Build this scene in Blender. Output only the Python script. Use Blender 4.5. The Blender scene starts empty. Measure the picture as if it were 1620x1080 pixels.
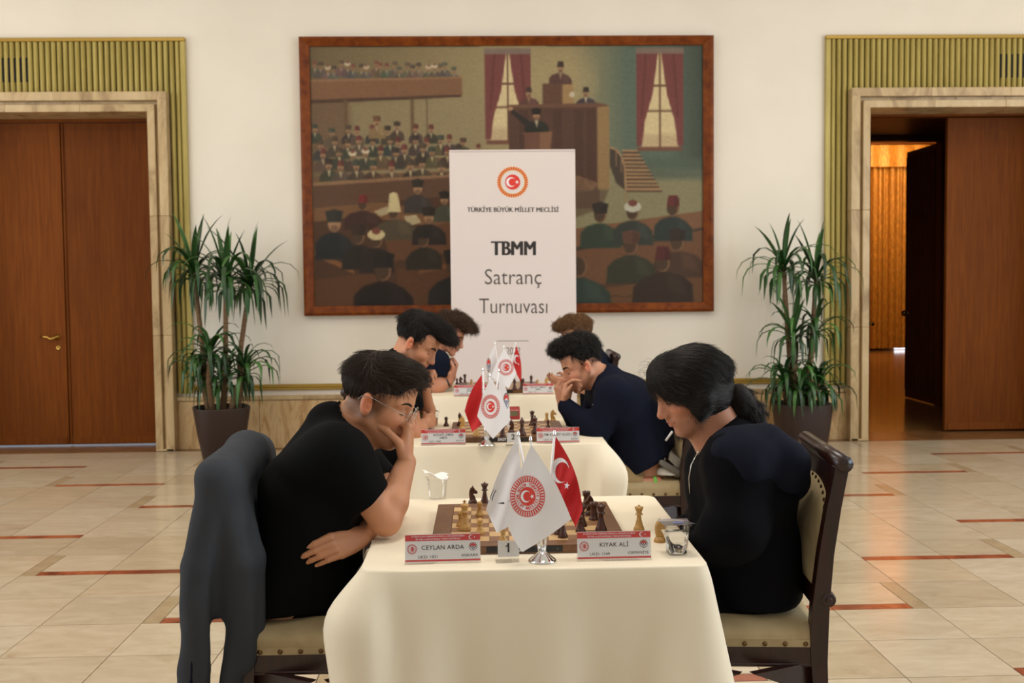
import bpy, bmesh, math, random
import numpy as np
from mathutils import Vector, Matrix
random.seed(7); np.random.seed(7)
C = bpy.context.scene
COL = C.collection
# ------------------------------------------------------------------ camera
F_PX, PITCH, YAW, ROLL, SX, SY, CAM_H = 1656.3, .05042, .029403, -.010295, 3.5, -12.1, 1.464
def cam_axes():
    fwd = np.array([math.sin(YAW)*math.cos(PITCH), math.cos(YAW)*math.cos(PITCH), -math.sin(PITCH)])
    r0 = np.array([math.cos(YAW), -math.sin(YAW), 0.]); u0 = np.cross(r0, fwd)
    r = math.cos(ROLL)*r0 + math.sin(ROLL)*u0
    u = -math.sin(ROLL)*r0 + math.cos(ROLL)*u0
    return r, u, fwd
CR, CU, CF = cam_axes()
def at(px, py, Y):
    """the point of the room at depth Y that was measured at (px, py) in the photograph"""
    d = CF*F_PX + CR*(px-810-SX) - CU*(py-540-SY)
    p = d/d[1]*Y
    return np.array([p[0], Y, p[2]+CAM_H])
cam = bpy.data.cameras.new('camera'); camo = bpy.data.objects.new('camera', cam); COL.objects.link(camo)
m = Matrix.Identity(4)
for i in range(3):
    m[i][0] = CR[i]; m[i][1] = CU[i]; m[i][2] = -CF[i]
m[2][3] = CAM_H
camo.matrix_world = m
cam.sensor_width = 36; cam.lens = F_PX/1620*36
cam.shift_x = -SX/1620; cam.shift_y = SY/1620
cam.clip_start = .05; cam.clip_end = 100
cam.dof.use_dof = True; cam.dof.focus_distance = 2.95; cam.dof.aperture_fstop = 6.3
C.camera = camo
# ------------------------------------------------------------------ exposure, world, daylight
C.view_settings.view_transform = 'Standard'; C.view_settings.look = 'None'
C.view_settings.gamma = 1; C.view_settings.use_curve_mapping = False
C.view_settings.exposure = .27
w = bpy.data.worlds.new('world'); C.world = w; w.use_nodes = True
bg = w.node_tree.nodes['Background']; bg.inputs[0].default_value = (.75, .86, 1, 1); bg.inputs[1].default_value = .6
WINY = [1.5, 4.2, 6.9]
def area(name, loc, rot, sx, sy, power, col):
    l = bpy.data.lights.new(name, 'AREA'); l.shape = 'RECTANGLE'; l.size = sx; l.size_y = sy
    l.energy = power; l.color = col
    o = bpy.data.objects.new(name, l); COL.objects.link(o); o.location = loc; o.rotation_euler = rot
    return o
PI = math.pi
for y, cr, pr, cl, pl in ((WINY[0], (.66, .84, 1), 150, (.84, .92, 1), 70), (WINY[1], (.97, .98, 1), 76, (.92, .96, 1), 56), (WINY[2], (1, .93, .78), 34, (1, .95, .86), 50)):
    area('daylight', (7.36, y, 2.35), (0, PI/2, 0), 3.0, 2.2, pr, cr)
    area('daylight', (-6.86, y, 2.35), (0, -PI/2, 0), 3.0, 2.2, pl, cl)
for x in (-3.2, 0, 3.2):
    area('daylight', (x, -4.36, 2.35), (PI/2, 0, 0), 2.2, 3.0, 1.2, (.92, .96, 1))
for x in (-3.5, 0.3, 4.2):
    for y in (3.2, 6.4):
        area('ceiling_lamp_and_fill', (x, y, 4.72), (0, 0, 0), .9, .9, 46 if y < 4 else 15, (1, .95, .88) if y < 4 else (1, .86, .66))  # near row is unseen fill, placed over the tables to brighten their tops
area('hall_lamp_light', (7.6, 18.6, 3.9), (.55, 0, 0), 1.2, 1.2, 95, (1, .74, .42))
area('hall_uplight', (7.9, 18.6, 3.2), (PI, 0, 0), .8, .8, 90, (1, .55, .22))

# ------------------------------------------------------------------ materials
def lin(c):
    if isinstance(c, str): c = [int(c[i:i+2], 16)/255 for i in (1, 3, 5)]
    else: c = [v/255 for v in c]
    return [v/12.92 if v <= .04045 else ((v+.055)/1.055)**2.4 for v in c]
class NT:
    def __init__(s, name):
        s.m = bpy.data.materials.new(name); s.m.use_nodes = True; s.t = s.m.node_tree
        s.b = s.t.nodes['Principled BSDF']
    def n(s, typ, **kw):
        n = s.t.nodes.new('ShaderNode'+typ)
        for k, v in kw.items():
            if k.startswith('_'): n.inputs[k[1:].replace('_', ' ')].default_value = v
            else: setattr(n, k, v)
        return n
    def l(s, a, b): s.t.links.new(a, b)
    def coords(s, scale=(1, 1, 1), kind='Object', rnd=0.0):
        tc = s.n('TexCoord'); mp = s.n('Mapping'); mp.inputs['Scale'].default_value = scale
        s.l(tc.outputs[kind], mp.inputs[0])
        if rnd:
            oi = s.n('ObjectInfo'); mu = s.n('Math', operation='MULTIPLY'); mu.inputs[1].default_value = rnd
            s.l(oi.outputs['Random'], mu.inputs[0]); s.l(mu.outputs[0], mp.inputs['Location'])
        return mp.outputs[0]
    def noise(s, vec, scale, detail=4, rough=.55, dist=0.0):
        n = s.n('TexNoise'); n.inputs['Scale'].default_value = scale; n.inputs['Detail'].default_value = detail
        n.inputs['Roughness'].default_value = rough; n.inputs['Distortion'].default_value = dist
        s.l(vec, n.inputs['Vector']); return n.outputs[0]
    def ramp(s, fac, stops):
        r = s.n('ValToRGB'); e = r.color_ramp.elements
        while len(e) < len(stops): e.new(.5)
        for i, (p, c) in enumerate(stops):
            e[i].position = p; e[i].color = (*lin(c), 1)
        s.l(fac, r.inputs[0]); return r.outputs[0]
    def mix(s, fac, a, b, mode='MIX'):
        m = s.n('Mix', data_type='RGBA', blend_type=mode)
        for k, v in ((0, fac), (6, a), (7, b)):
            if hasattr(v, 'is_output'): s.l(v, m.inputs[k])
            elif k == 0: m.inputs[0].default_value = v
            else: m.inputs[k].default_value = (*lin(v), 1)
        return m.outputs[2]
    def bump(s, h, strength=.2, dist=.01):
        b = s.n('Bump'); b.inputs['Strength'].default_value = strength; b.inputs['Distance'].default_value = dist
        s.l(h, b.inputs['Height']); s.l(b.outputs[0], s.b.inputs['Normal'])
    def set(s, col=None, rough=.5, metal=0, spec=.5, **kw):
        if col is not None:
            if hasattr(col, 'is_output'): s.l(col, s.b.inputs['Base Color'])
            else: s.b.inputs['Base Color'].default_value = (*lin(col), 1)
        s.b.inputs['Roughness'].default_value = rough; s.b.inputs['Metallic'].default_value = metal
        s.b.inputs['Specular IOR Level'].default_value = spec
        for k, v in kw.items(): s.b.inputs[k.replace('_', ' ')].default_value = v
        return s.m
M = {}
def plain(name, col, rough=.5, metal=0, spec=.5, **kw):
    if name not in M: M[name] = NT(name).set(col, rough, metal, spec, **kw)
    return M[name]
def mk(name):
    def deco(fn):
        t = NT(name); fn(t); M[name] = t.m; return fn
    return deco
@mk('wall_paint')
def _(t):
    v = t.coords(); n = t.noise(v, 1.3, 3)
    t.set(t.ramp(n, [(.3, (234, 226, 212)), (.7, (240, 232, 219))]), .8, spec=.2)
    t.bump(t.noise(v, 60, 2), .04, .004)
@mk('ceiling_paint')
def _(t): t.set((242, 240, 234), .9)
@mk('marble_tile')
def _(t):
    v = t.coords((1.0, 2.6, 1), 'Object', 40); oi = t.n('ObjectInfo')
    n = t.noise(v, 3.2, 8, .62, 1.4); n2 = t.noise(v, .9, 3)
    c = t.ramp(n, [(.22, (168, 146, 118)), (.36, (193, 179, 157)), (.60, (204, 191, 171)), (.8, (210, 199, 181))])
    c2 = t.ramp(oi.outputs['Random'], [(0, (238, 230, 218)), (.5, (255, 252, 247)), (1, (248, 238, 224))])
    t.set(t.mix(1.0, c, c2, 'MULTIPLY'), .16, spec=.5)
    t.t.nodes['Principled BSDF'].inputs['Roughness'].default_value = .17
@mk('inlay_red')
def _(t):
    v = t.coords((1, 1, 1), 'Object', 30); n = t.noise(v, 3.2, 6, .7, .8)
    t.set(t.ramp(n, [(.3, (98, 46, 30)), (.5, (150, 78, 52)), (.62, (176, 104, 66)), (.75, (122, 98, 70))]), .2)
@mk('inlay_beige')
def _(t):
    v = t.coords((1, 1, 1), 'Object', 30); n = t.noise(v, 9, 6, .7)
    t.set(t.ramp(n, [(.3, (160, 138, 106)), (.7, (184, 164, 132))]), .2)
@mk('grout')
def _(t): t.set((88, 72, 50), .7)
@mk('threshold_stone')
def _(t):
    v = t.coords(); n = t.noise(v, 6, 6)
    t.set(t.ramp(n, [(.3, (104, 72, 42)), (.7, (140, 100, 62))]), .25)
@mk('marble_dado')
def _(t):
    v = t.coords((2.4, 1, .5), 'Object', 30); n = t.noise(v, 2.8, 9, .65, 2.0)
    t.set(t.ramp(n, [(.30, (140, 96, 56)), (.44, (196, 160, 112)), (.56, (212, 182, 138)), (.75, (170, 128, 84))]), .22)
@mk('marble_jamb')
def _(t):
    v = t.coords((1.2, 1.2, .5), 'Object', 30); n = t.noise(v, 3, 8, .65, 1.2)
    t.set(t.ramp(n, [(.28, (140, 112, 78)), (.5, (192, 166, 124)), (.7, (208, 184, 144)), (.85, (160, 136, 108))]), .25)
def thin_glass(name):
    t = NT(name); out = t.t.nodes['Material Output']; tr = t.n('BsdfTransparent'); gl = t.n('BsdfGlossy'); lw = t.n('LayerWeight'); mx = t.n('MixShader')
    tr.inputs[0].default_value = (.97, .97, .97, 1); gl.inputs['Roughness'].default_value = .04; lw.inputs[0].default_value = .35
    mm = t.n('Math', operation='MULTIPLY'); mm.inputs[1].default_value = .28
    t.l(lw.outputs['Fresnel'], mm.inputs[0]); t.l(mm.outputs[0], mx.inputs[0]); t.l(tr.outputs[0], mx.inputs[1]); t.l(gl.outputs[0], mx.inputs[2]); t.l(mx.outputs[0], out.inputs[0])
    t.t.nodes.remove(t.b); M[name] = t.m
def woodmat(name, stops, scale, rough, aniso=(14, 14, .8), rnd=20, spec=.5):
    t = NT(name); v = t.coords(aniso, 'Object', rnd); n = t.noise(v, scale, 6, .6, .3)
    v2 = t.coords((1, 1, .3), 'Object', rnd); n2 = t.noise(v2, 1.2, 3)
    c = t.ramp(n, stops); c2 = t.ramp(n2, [(.25, (205, 200, 195)), (.75, (255, 255, 255))])
    t.set(t.mix(1.0, c, c2, 'MULTIPLY'), rough, spec=spec); t.bump(n, .05, .003)
    M[name] = t.m
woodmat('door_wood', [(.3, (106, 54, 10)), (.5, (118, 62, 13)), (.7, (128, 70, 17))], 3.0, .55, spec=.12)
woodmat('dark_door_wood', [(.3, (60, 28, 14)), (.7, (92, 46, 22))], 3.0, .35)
woodmat('frame_wood', [(.3, (96, 42, 10)), (.5, (128, 62, 16)), (.7, (148, 78, 24))], 4.0, .45, (3, 3, 3), spec=.2)
woodmat('chair_wood', [(.3, (34, 15, 11)), (.7, (56, 26, 18))], 4, .28, (10, 10, 1))
woodmat('board_walnut', [(.3, (92, 58, 34)), (.5, (118, 78, 48)), (.7, (138, 94, 60))], 5, .4, (3, 20, 8))
woodmat('square_light', [(.3, (208, 168, 112)), (.7, (226, 190, 138))], 6, .4, (4, 26, 8))
woodmat('square_dark', [(.3, (132, 90, 58)), (.7, (156, 110, 74))], 6, .4, (4, 26, 8))
woodmat('piece_light', [(.3, (196, 146, 76)), (.7, (222, 178, 106))], 9, .35, (30, 30, 5))
woodmat('piece_dark', [(.3, (58, 26, 14)), (.7, (92, 46, 26))], 9, .3, (30, 30, 5))
@mk('gold_reed')
def _(t):
    v = t.coords((6, 6, .6), 'Object', 20); n = t.noise(v, 3, 4)
    t.set(t.ramp(n, [(.3, (158, 140, 72)), (.7, (186, 168, 96))]), .38, .25)
plain('gold_trim', (172, 140, 62), .35, .4)
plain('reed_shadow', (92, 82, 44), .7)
plain('slot_shade_black', (8, 8, 7), .9)
plain('brass', (196, 158, 82), .25, 1.0)
plain('chrome', (225, 225, 225), .06, 1.0)
plain('pot_brown', (54, 40, 36), .5, spec=.3)
plain('soil', (40, 28, 20), .9)
@mk('plant_cane')
def _(t):
    v = t.coords((1, 1, 8)); n = t.noise(v, 14, 5)
    t.set(t.ramp(n, [(.3, (86, 62, 42)), (.7, (140, 108, 76))]), .8); t.bump(n, .5, .01)
@mk('leaf_green')
def _(t):
    oi = t.n('ObjectInfo')
    c = t.ramp(oi.outputs['Random'], [(0, (22, 50, 20)), (.5, (34, 74, 28)), (.85, (48, 92, 36)), (1, (72, 116, 52))])
    t.set(c, .34, spec=.5)
@mk('gold_curtain')
def _(t):
    v = t.coords((6, 6, 1.2)); n = t.noise(v, 9, 5, .7)
    t.set(t.ramp(n, [(.3, (120, 78, 24)), (.6, (196, 140, 50)), (.8, (238, 190, 96))]), .5, .2)
@mk('hall_floor')
def _(t):
    v = t.coords(); n = t.noise(v, 2, 4)
    t.set(t.ramp(n, [(.3, (120, 84, 44)), (.7, (150, 108, 62))]), .14)
plain('hall_wall', (150, 100, 52), .6)
plain('hall_ceiling', (190, 120, 60), .6)
plain('daylight_pane', (255, 255, 255), .5, Emission_Color=(.85, .9, 1, 1), Emission_Strength=1.6)
@mk('cloth_cream')
def _(t):
    v = t.coords((1, 1, 1)); n = t.noise(v, 500, 2)
    t.set((234, 221, 197), .8, spec=.2); t.bump(n, .06, .001)
@mk('linen')
def _(t):
    v = t.coords((1, 1, 1), 'Object', 9); n = t.noise(v, 160, 3); n2 = t.noise(v, 9, 4)
    c = t.ramp(n2, [(.3, (160, 140, 104)), (.7, (184, 164, 128))])
    t.set(c, .8, spec=.2); t.bump(n, .25, .002)
def fabric(name, col, rough=.9, sheen=.0, sc=400, st=.1):
    t = NT(name); v = t.coords(); n = t.noise(v, sc, 2)
    t.set(col, rough, spec=.08, Sheen_Weight=sheen); t.bump(n, st, .001); M[name] = t.m
fabric('tee_black', (12, 12, 13)); fabric('tee_navy', (22, 26, 40)); fabric('knit_navy', (21, 24, 38))
fabric('hoodie_black', (11, 11, 15)); fabric('hood_navy', (23, 25, 36)); fabric('jacket_grey', (60, 62, 67), sc=250, st=.25)
fabric('jacket_dark', (22, 26, 42)); fabric('trouser_black', (12, 12, 14)); fabric('trouser_beige', (150, 124, 88))
fabric('shoe_white', (206, 200, 192)); plain('sole_grey', (110, 106, 98), .7); fabric('sock_green', (120, 190, 90))
plain('banner_white', (226, 214, 210), .5); plain('print_black', (40, 34, 32), .6); plain('print_grey', (84, 74, 70), .6)
plain('print_red', (222, 52, 42), .6); plain('print_gold', (214, 160, 70), .6); plain('print_pale', (236, 222, 200), .6)
plain('paper_white', (240, 236, 234), .6); plain('card_red', (216, 62, 54), .5); plain('card_blue', (60, 70, 120), .6)
plain('flag_white', (240, 236, 238), .7, Sheen_Weight=.2); plain('flag_red', (196, 22, 26), .7)
thin_glass('acrylic')
thin_glass('clear_plastic')
plain('water', (255, 255, 255), .0, Transmission_Weight=1.0, IOR=1.33)
plain('foil', (214, 214, 224), .22, .9); plain('napkin', (244, 240, 234), .8)
plain('clock_red', (150, 30, 24), .35); plain('lcd', (112, 112, 84), .3); plain('black_plastic', (18, 18, 20), .35)
plain('eye_white', (214, 206, 198), .2); plain('iris', (40, 24, 14), .15)
plain('steel', (180, 178, 172), .2, 1.0); plain('nail_bronze', (110, 84, 52), .35, .9)
thin_glass('lens_glass')
plain('plate_metal', (205, 205, 210), .25, .8)
def hairmat(name, col, col2):
    t = NT(name); v = t.coords((1, 1, 1)); n = t.noise(v, 90, 4, .7)
    t.set(t.ramp(n, [(.3, col), (.75, col2)]), .6, spec=.15); t.bump(n, .35, .004); M[name] = t.m
    t = NT(name+'_strand'); hi = t.n('HairInfo')
    t.set(t.ramp(hi.outputs['Random'], [(0, col), (1, col2)]), .42, spec=.35); M[name+'_strand'] = t.m
hairmat('hair_black', (13, 10, 10), (30, 22, 18)); hairmat('hair_brown', (40, 26, 17), (84, 58, 38))
hairmat('hair_dark', (20, 12, 8), (58, 38, 25)); hairmat('hair_light', (66, 44, 24), (140, 100, 62))
def vcol_mat(name, rough, attr='Col', spec=.4, skin=False):
    t = NT(name); a = t.n('Attribute'); a.attribute_name = attr
    t.set(a.outputs['Color'], rough, spec=spec)
    if skin:
        v = t.coords(); t.bump(t.noise(v, 220, 3), .06, .002)
        t.b.inputs['Subsurface Weight'].default_value = .06
        t.b.inputs['Subsurface Radius'].default_value = (.012, .005, .003)
    M[name] = t.m
vcol_mat('skin', .5, skin=True); vcol_mat('canvas', .5, spec=.3)

# ------------------------------------------------------------------ mesh helpers
def link(o, parent=None):
    COL.objects.link(o)
    if parent is not None: o.parent = parent
    return o
def tag(o, label=None, cat=None, group=None, kind=None):
    if label: o['label'] = label
    if cat: o['category'] = cat
    if group: o['group'] = group
    if kind: o['kind'] = kind
    return o
def empty(name, loc=(0, 0, 0), rz=0, **kw):
    o = bpy.data.objects.new(name, None); o.empty_display_size = .05; link(o)
    o.location = loc; o.rotation_euler = (0, 0, rz); return tag(o, **kw)
class MB:
    """collects faces; build() links them as one mesh object"""
    def __init__(s): s.v = []; s.f = []; s.mi = []; s.sm = []
    def add(s, vs, fs, mi=0, smooth=False):
        k = len(s.v); s.v += [tuple(map(float, v)) for v in vs]
        for f in fs: s.f.append(tuple(i+k for i in f)); s.mi.append(mi); s.sm.append(smooth)
        return s
    def box(s, a, b, mi=0, bev=0.0, R=None, c=None):
        x0, y0, z0 = a; x1, y1, z1 = b
        if bev <= 0:
            vs = [(x, y, z) for z in (z0, z1) for y in (y0, y1) for x in (x0, x1)]
            fs = [(0, 2, 3, 1), (4, 5, 7, 6), (0, 1, 5, 4), (2, 6, 7, 3), (0, 4, 6, 2), (1, 3, 7, 5)]
        else:
            e = bev; vs = []; fs = []
            # chamfered box: 24 vertices
            idx = {}
            for sx in (0, 1):
                for sy in (0, 1):
                    for sz in (0, 1):
                        X, Y, Z = (x0, x1)[sx], (y0, y1)[sy], (z0, z1)[sz]
                        dx, dy, dz = (e if sx == 0 else -e), (e if sy == 0 else -e), (e if sz == 0 else -e)
                        for ax, p in enumerate(((X, Y+dy, Z+dz), (X+dx, Y, Z+dz), (X+dx, Y+dy, Z))):
                            idx[(sx, sy, sz, ax)] = len(vs); vs.append(p)
            def q(*k): fs.append(tuple(idx[i] for i in k))
            for ax in range(3):
                o = [i for i in range(3) if i != ax]
                for sd in (0, 1):
                    ring = []
                    for (p, r) in ((0, 0), (1, 0), (1, 1), (0, 1)):
                        k = [0, 0, 0]; k[ax] = sd; k[o[0]] = p; k[o[1]] = r; ring.append((*k, ax))
                    flip = (sd == 0) ^ (ax == 1)
                    q(*(ring[::-1] if flip else ring))
            for ax in range(3):
                o = [i for i in range(3) if i != ax]
                for p in (0, 1):
                    for r in (0, 1):
                        k0 = [0, 0, 0]; k0[o[0]] = p; k0[o[1]] = r; k1 = list(k0); k1[ax] = 1
                        q((*k0, o[0]), (*k1, o[0]), (*k1, o[1]), (*k0, o[1]))
            for k in [(i, j, l) for i in (0, 1) for j in (0, 1) for l in (0, 1)]:
                q((*k, 0), (*k, 1), (*k, 2))
        if R is not None:
            c = np.array(c if c is not None else (0, 0, 0)); vs = [tuple(R @ (np.array(v)-c)+c) for v in vs]
        return s.add(vs, fs, mi)
    def lathe(s, prof, n=20, c=(0, 0, 0), mi=0, smooth=True, R=None, sq=1.0):
        vs = []; fs = []
        for (r, z) in prof:
            for i in range(n):
                a = 2*PI*i/n; v = np.array([r*math.cos(a), sq*r*math.sin(a), z])
                if R is not None: v = R @ v
                vs.append(v+np.array(c))
        for j in range(len(prof)-1):
            for i in range(n):
                k = (i+1) % n; fs.append((j*n+i, j*n+k, (j+1)*n+k, (j+1)*n+i))
        s.add(vs, fs, mi, smooth)
        if prof[0][0] > 1e-6: s.add(vs[:n], [tuple(range(n))[::-1]], mi)
        if prof[-1][0] > 1e-6: s.add(vs[-n:], [tuple(range(n))], mi)
        return s
    def tube(s, pts, rad, n=8, mi=0, smooth=True, cap=True):
        pts = [np.array(p, float) for p in pts]; L = len(pts)
        rads = rad if hasattr(rad, '__len__') else [rad]*L
        vs = []; fs = []; ref = None
        for i, p in enumerate(pts):
            t = pts[min(i+1, L-1)]-pts[max(i-1, 0)]; t = t/(np.linalg.norm(t)+1e-12)
            if ref is None: ref = np.array([0, 0, 1.]) if abs(t[2]) < .9 else np.array([1., 0, 0])
            u = np.cross(t, ref); u /= np.linalg.norm(u)+1e-12; v = np.cross(t, u); ref = np.cross(u, t)
            for k in range(n):
                a = 2*PI*k/n; vs.append(p+rads[i]*(math.cos(a)*u+math.sin(a)*v))
        for i in range(L-1):
            for k in range(n):
                j = (k+1) % n; fs.append((i*n+k, i*n+j, (i+1)*n+j, (i+1)*n+k))
        if cap: fs += [tuple(range(n))[::-1], tuple(range((L-1)*n, L*n))]
        return s.add(vs, fs, mi, smooth)
    def grid(s, fn, nu, nv, mi=0, smooth=True, closed_u=False):
        vs = [fn(i/(nu if closed_u else nu-1), j/(nv-1)) for j in range(nv) for i in range(nu)]
        fs = []
        for j in range(nv-1):
            for i in range(nu if closed_u else nu-1):
                k = (i+1) % nu; fs.append((j*nu+i, j*nu+k, (j+1)*nu+k, (j+1)*nu+i))
        return s.add(vs, fs, mi, smooth)
    def prism(s, poly, a, b, axis=1, mi=0, smooth=False):
        """poly: 2-D outline, extruded between a and b along axis"""
        n = len(poly)
        def P(p, t):
            q = list(p); q.insert(axis, t); return q
        vs = [P(p, a) for p in poly]+[P(p, b) for p in poly]
        fs = [tuple(range(n)), tuple(range(n, 2*n))[::-1]]
        fs += [(i, i+n, (i+1) % n+n, (i+1) % n) for i in range(n)]
        return s.add(vs, fs, mi, smooth)
    def mesh(s, name, mats):
        me = bpy.data.meshes.new(name); me.from_pydata(s.v, [], s.f)
        for m_ in (mats if isinstance(mats, (list, tuple)) else [mats]): me.materials.append(M[m_] if isinstance(m_, str) else m_)
        me.polygons.foreach_set('material_index', s.mi); me.polygons.foreach_set('use_smooth', s.sm)
        me.update(); return me
    def build(s, name, mats, parent=None, loc=None, fix=True, bevel=0.0, kind=None):
        me = s.mesh(name, mats)
        if fix:
            bm = bmesh.new(); bm.from_mesh(me)
            bmesh.ops.recalc_face_normals(bm, faces=bm.faces); bm.to_mesh(me); bm.free()
        o = link(bpy.data.objects.new(name, me), parent)
        if loc is not None: o.location = loc
        if bevel:
            b = o.modifiers.new('bevel', 'BEVEL'); b.width = bevel; b.segments = 2; b.limit_method = 'ANGLE'
        if kind: o['kind'] = kind
        return o
def copy_tree(o, parent=None):
    c = o.copy(); COL.objects.link(c)
    if parent is not None: c.parent = parent
    for ch in list(o.children): copy_tree(ch, c)
    return c
def rotz(a): return np.array([[math.cos(a), -math.sin(a), 0], [math.sin(a), math.cos(a), 0], [0, 0, 1]])
def rotx(a): return np.array([[1, 0, 0], [0, math.cos(a), -math.sin(a)], [0, math.sin(a), math.cos(a)]])
def roty(a): return np.array([[math.cos(a), 0, math.sin(a)], [0, 1, 0], [-math.sin(a), 0, math.cos(a)]])
# ---- flat print: polygons and letters on a mapped surface
_glyphs = {}
def text_tris(txt, size, bold=0.0, sx=1.0, align='CENTER', space=1.0):
    cu = bpy.data.curves.new('t', 'FONT'); cu.body = txt; cu.size = size; cu.align_x = align; cu.align_y = 'CENTER'
    cu.offset = bold; cu.resolution_u = 3; cu.space_character = space
    o = bpy.data.objects.new('t', cu); COL.objects.link(o)
    me = bpy.data.meshes.new_from_object(o)
    v = [(p.co.x*sx, p.co.y) for p in me.vertices]; f = [tuple(p.vertices) for p in me.polygons]
    bpy.data.objects.remove(o); bpy.data.curves.remove(cu); bpy.data.meshes.remove(me)
    return v, f
class Decal:
    """flat print built from 2-D pieces (metres), mapped to 3-D by fn(u, v, lift)"""
    def __init__(s, fn): s.fn = fn; s.mb = MB(); s.mats = []; s.lift = 0
    def mi(s, m_):
        if m_ not in s.mats: s.mats.append(m_)
        return s.mats.index(m_)
    def poly(s, pts, m_, lift=1): s.mb.add([s.fn(u, v, lift) for u, v in pts], [tuple(range(len(pts)))], s.mi(m_))
    def quads(s, vs, fs, m_, lift=1): s.mb.add([s.fn(u, v, lift) for u, v in vs], fs, s.mi(m_))
    def rect(s, u0, v0, u1, v1, m_, lift=1, nu=1, nv=1):
        vs = [(u0+(u1-u0)*i/nu, v0+(v1-v0)*j/nv) for j in range(nv+1) for i in range(nu+1)]
        fs = [(j*(nu+1)+i, j*(nu+1)+i+1, (j+1)*(nu+1)+i+1, (j+1)*(nu+1)+i) for j in range(nv) for i in range(nu)]
        s.quads(vs, fs, m_, lift)
    def ring(s, c, r0, r1, m_, lift=1, n=40, a0=0, a1=2*PI):
        vs = []; fs = []
        for i in range(n+1):
            a = a0+(a1-a0)*i/n
            vs += [(c[0]+r0*math.cos(a), c[1]+r0*math.sin(a)), (c[0]+r1*math.cos(a), c[1]+r1*math.sin(a))]
        for i in range(n): fs.append((2*i, 2*i+1, 2*i+3, 2*i+2))
        s.quads(vs, fs, m_, lift)
    def disc(s, c, r, m_, lift=1, n=32):
        s.ring(c, r*.02, r, m_, lift, n)
    def crescent(s, c, r, m_, lift=2, d=.28, k=.78, n=24, rot=0):
        # outer arc and inner arc of a shifted smaller disc
        r2 = r*k; x = (r*r-r2*r2+(d*r)**2)/(2*d*r); x = max(-r, min(r, x)); a = math.acos(x/r)
        y = math.sqrt(max(r*r-x*x, 0)); b = math.atan2(y, x-d*r)
        vs = []; fs = []
        for i in range(n+1):
            t = i/n; A = a+(2*PI-2*a)*t; B = b+(2*PI-2*b)*t
            for (R_, T, o) in ((r, A, 0), (r2, B, d*r)):
                px, py = R_*math.cos(T)+o, R_*math.sin(T)
                vs.append((c[0]+px*math.cos(rot)-py*math.sin(rot), c[1]+px*math.sin(rot)+py*math.cos(rot)))
        for i in range(n): fs.append((2*i, 2*i+1, 2*i+3, 2*i+2))
        s.quads(vs, fs, m_, lift)
    def star(s, c, r, m_, lift=2, rot=PI):
        pts = [(c[0]+(r if i % 2 == 0 else r*.4)*math.cos(rot+i*PI/5), c[1]+(r if i % 2 == 0 else r*.4)*math.sin(rot+i*PI/5)) for i in range(10)]
        s.quads(pts+[c], [(i, (i+1) % 10, 10) for i in range(10)], m_, lift)
    def text(s, txt, c, size, m_, bold=0, sx=1, align='CENTER', lift=1, space=1.0, rot=0):
        v, f = text_tris(txt, size, bold, sx, align, space)
        cr, sr = math.cos(rot), math.sin(rot)
        s.quads([(c[0]+a*cr-b*sr, c[1]+a*sr+b*cr) for a, b in v], f, m_, lift)
    def arc_text(s, txt, c, r, size, m_, a0, a1, lift=2, bold=0, inward=False):
        n = len(txt)
        for i, ch in enumerate(txt):
            if ch == ' ': continue
            a = a0+(a1-a0)*(i+.5)/n
            s.text(ch, (c[0]+r*math.cos(a), c[1]+r*math.sin(a)), size, m_, bold, 1, lift=lift, rot=a+(PI/2 if inward else -PI/2))
    def build(s, name, parent): return s.mb.build(name, s.mats, parent, fix=False, kind='stuff')
def emblem(d, c, r, red='print_red', ray2=None, rays=36, words=False, lift=1):
    """assembly seal: ring of slanted rays around a red disc with crescent and star"""
    n = rays
    if ray2: d.ring(c, r*.70, r*1.0, 'print_pale', lift, 48)
    for i in range(n):
        a = 2*PI*i/n; w_ = PI/n*.62
        for (m_, o, r0, r1) in ([(ray2, PI/n, .72, .94)] if ray2 else [])+[(red, 0, .74, .98)]:
            pts = [(c[0]+r*q*math.cos(a+o+k*w_), c[1]+r*q*math.sin(a+o+k*w_)) for q, k in ((r0, -.9), (r1*.97, -.8), (r1, .2), (r1*.96, .9), (r0, .8))]
            d.poly(pts, m_, lift+1)
    if not ray2:
        d.ring(c, r*.98, r*1.02, red, lift+1, 48); d.ring(c, r*.72, r*.76, red, lift+1, 48)
    if words:
        d.arc_text('TÜRKİYE', c, r*.59, r*.2, red, PI*.46, -PI*.02, lift+2, r*.006); d.arc_text('BÜYÜK MİLLET MECLİSİ', c, r*.59, r*.2, red, PI*.54, PI*1.94, lift+2, r*.006, True)
    d.disc(c, r*.47, red, lift+2)
    d.crescent((c[0]-r*.10, c[1]), r*.30, 'flag_white', lift+3)
    d.star((c[0]+r*.27, c[1]), r*.13, 'flag_white', lift+3)
# ------------------------------------------------------------------ the setting
WY = 9.35; CEIL = 4.9; XL, XR, YF = -7.0, 7.5, -4.5
X0, DX, Y0, DY = -1.4952, .43241, 4.1153, .39547
floor = MB().box((XL, YF, -.10), (XR, WY+.4, -.006)).build('floor', 'grout'); floor['kind'] = 'structure'
_tile_mesh = {}
def slab(parent, name, x0, y0, x1, y1, mat):
    g = .0021; w_, d_ = x1-x0-2*g, y1-y0-2*g
    key = (round(w_, 3), round(d_, 3), mat)
    if key not in _tile_mesh:
        _tile_mesh[key] = MB().box((-w_/2, -d_/2, -.008), (w_/2, d_/2, 0)).mesh(name, mat)
    o = link(bpy.data.objects.new(name, _tile_mesh[key]), parent)
    o.location = ((x0+x1)/2, (y0+y1)/2, random.uniform(-.0004, .0002)); return o
def in_view(x, y, mx=45):
    if y < 3.2: return False
    px = 810+F_PX*(x/y-YAW); py = 445+F_PX*CAM_H/y
    return -mx < px < 1620+mx and py < 1115
rest = MB()
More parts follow.
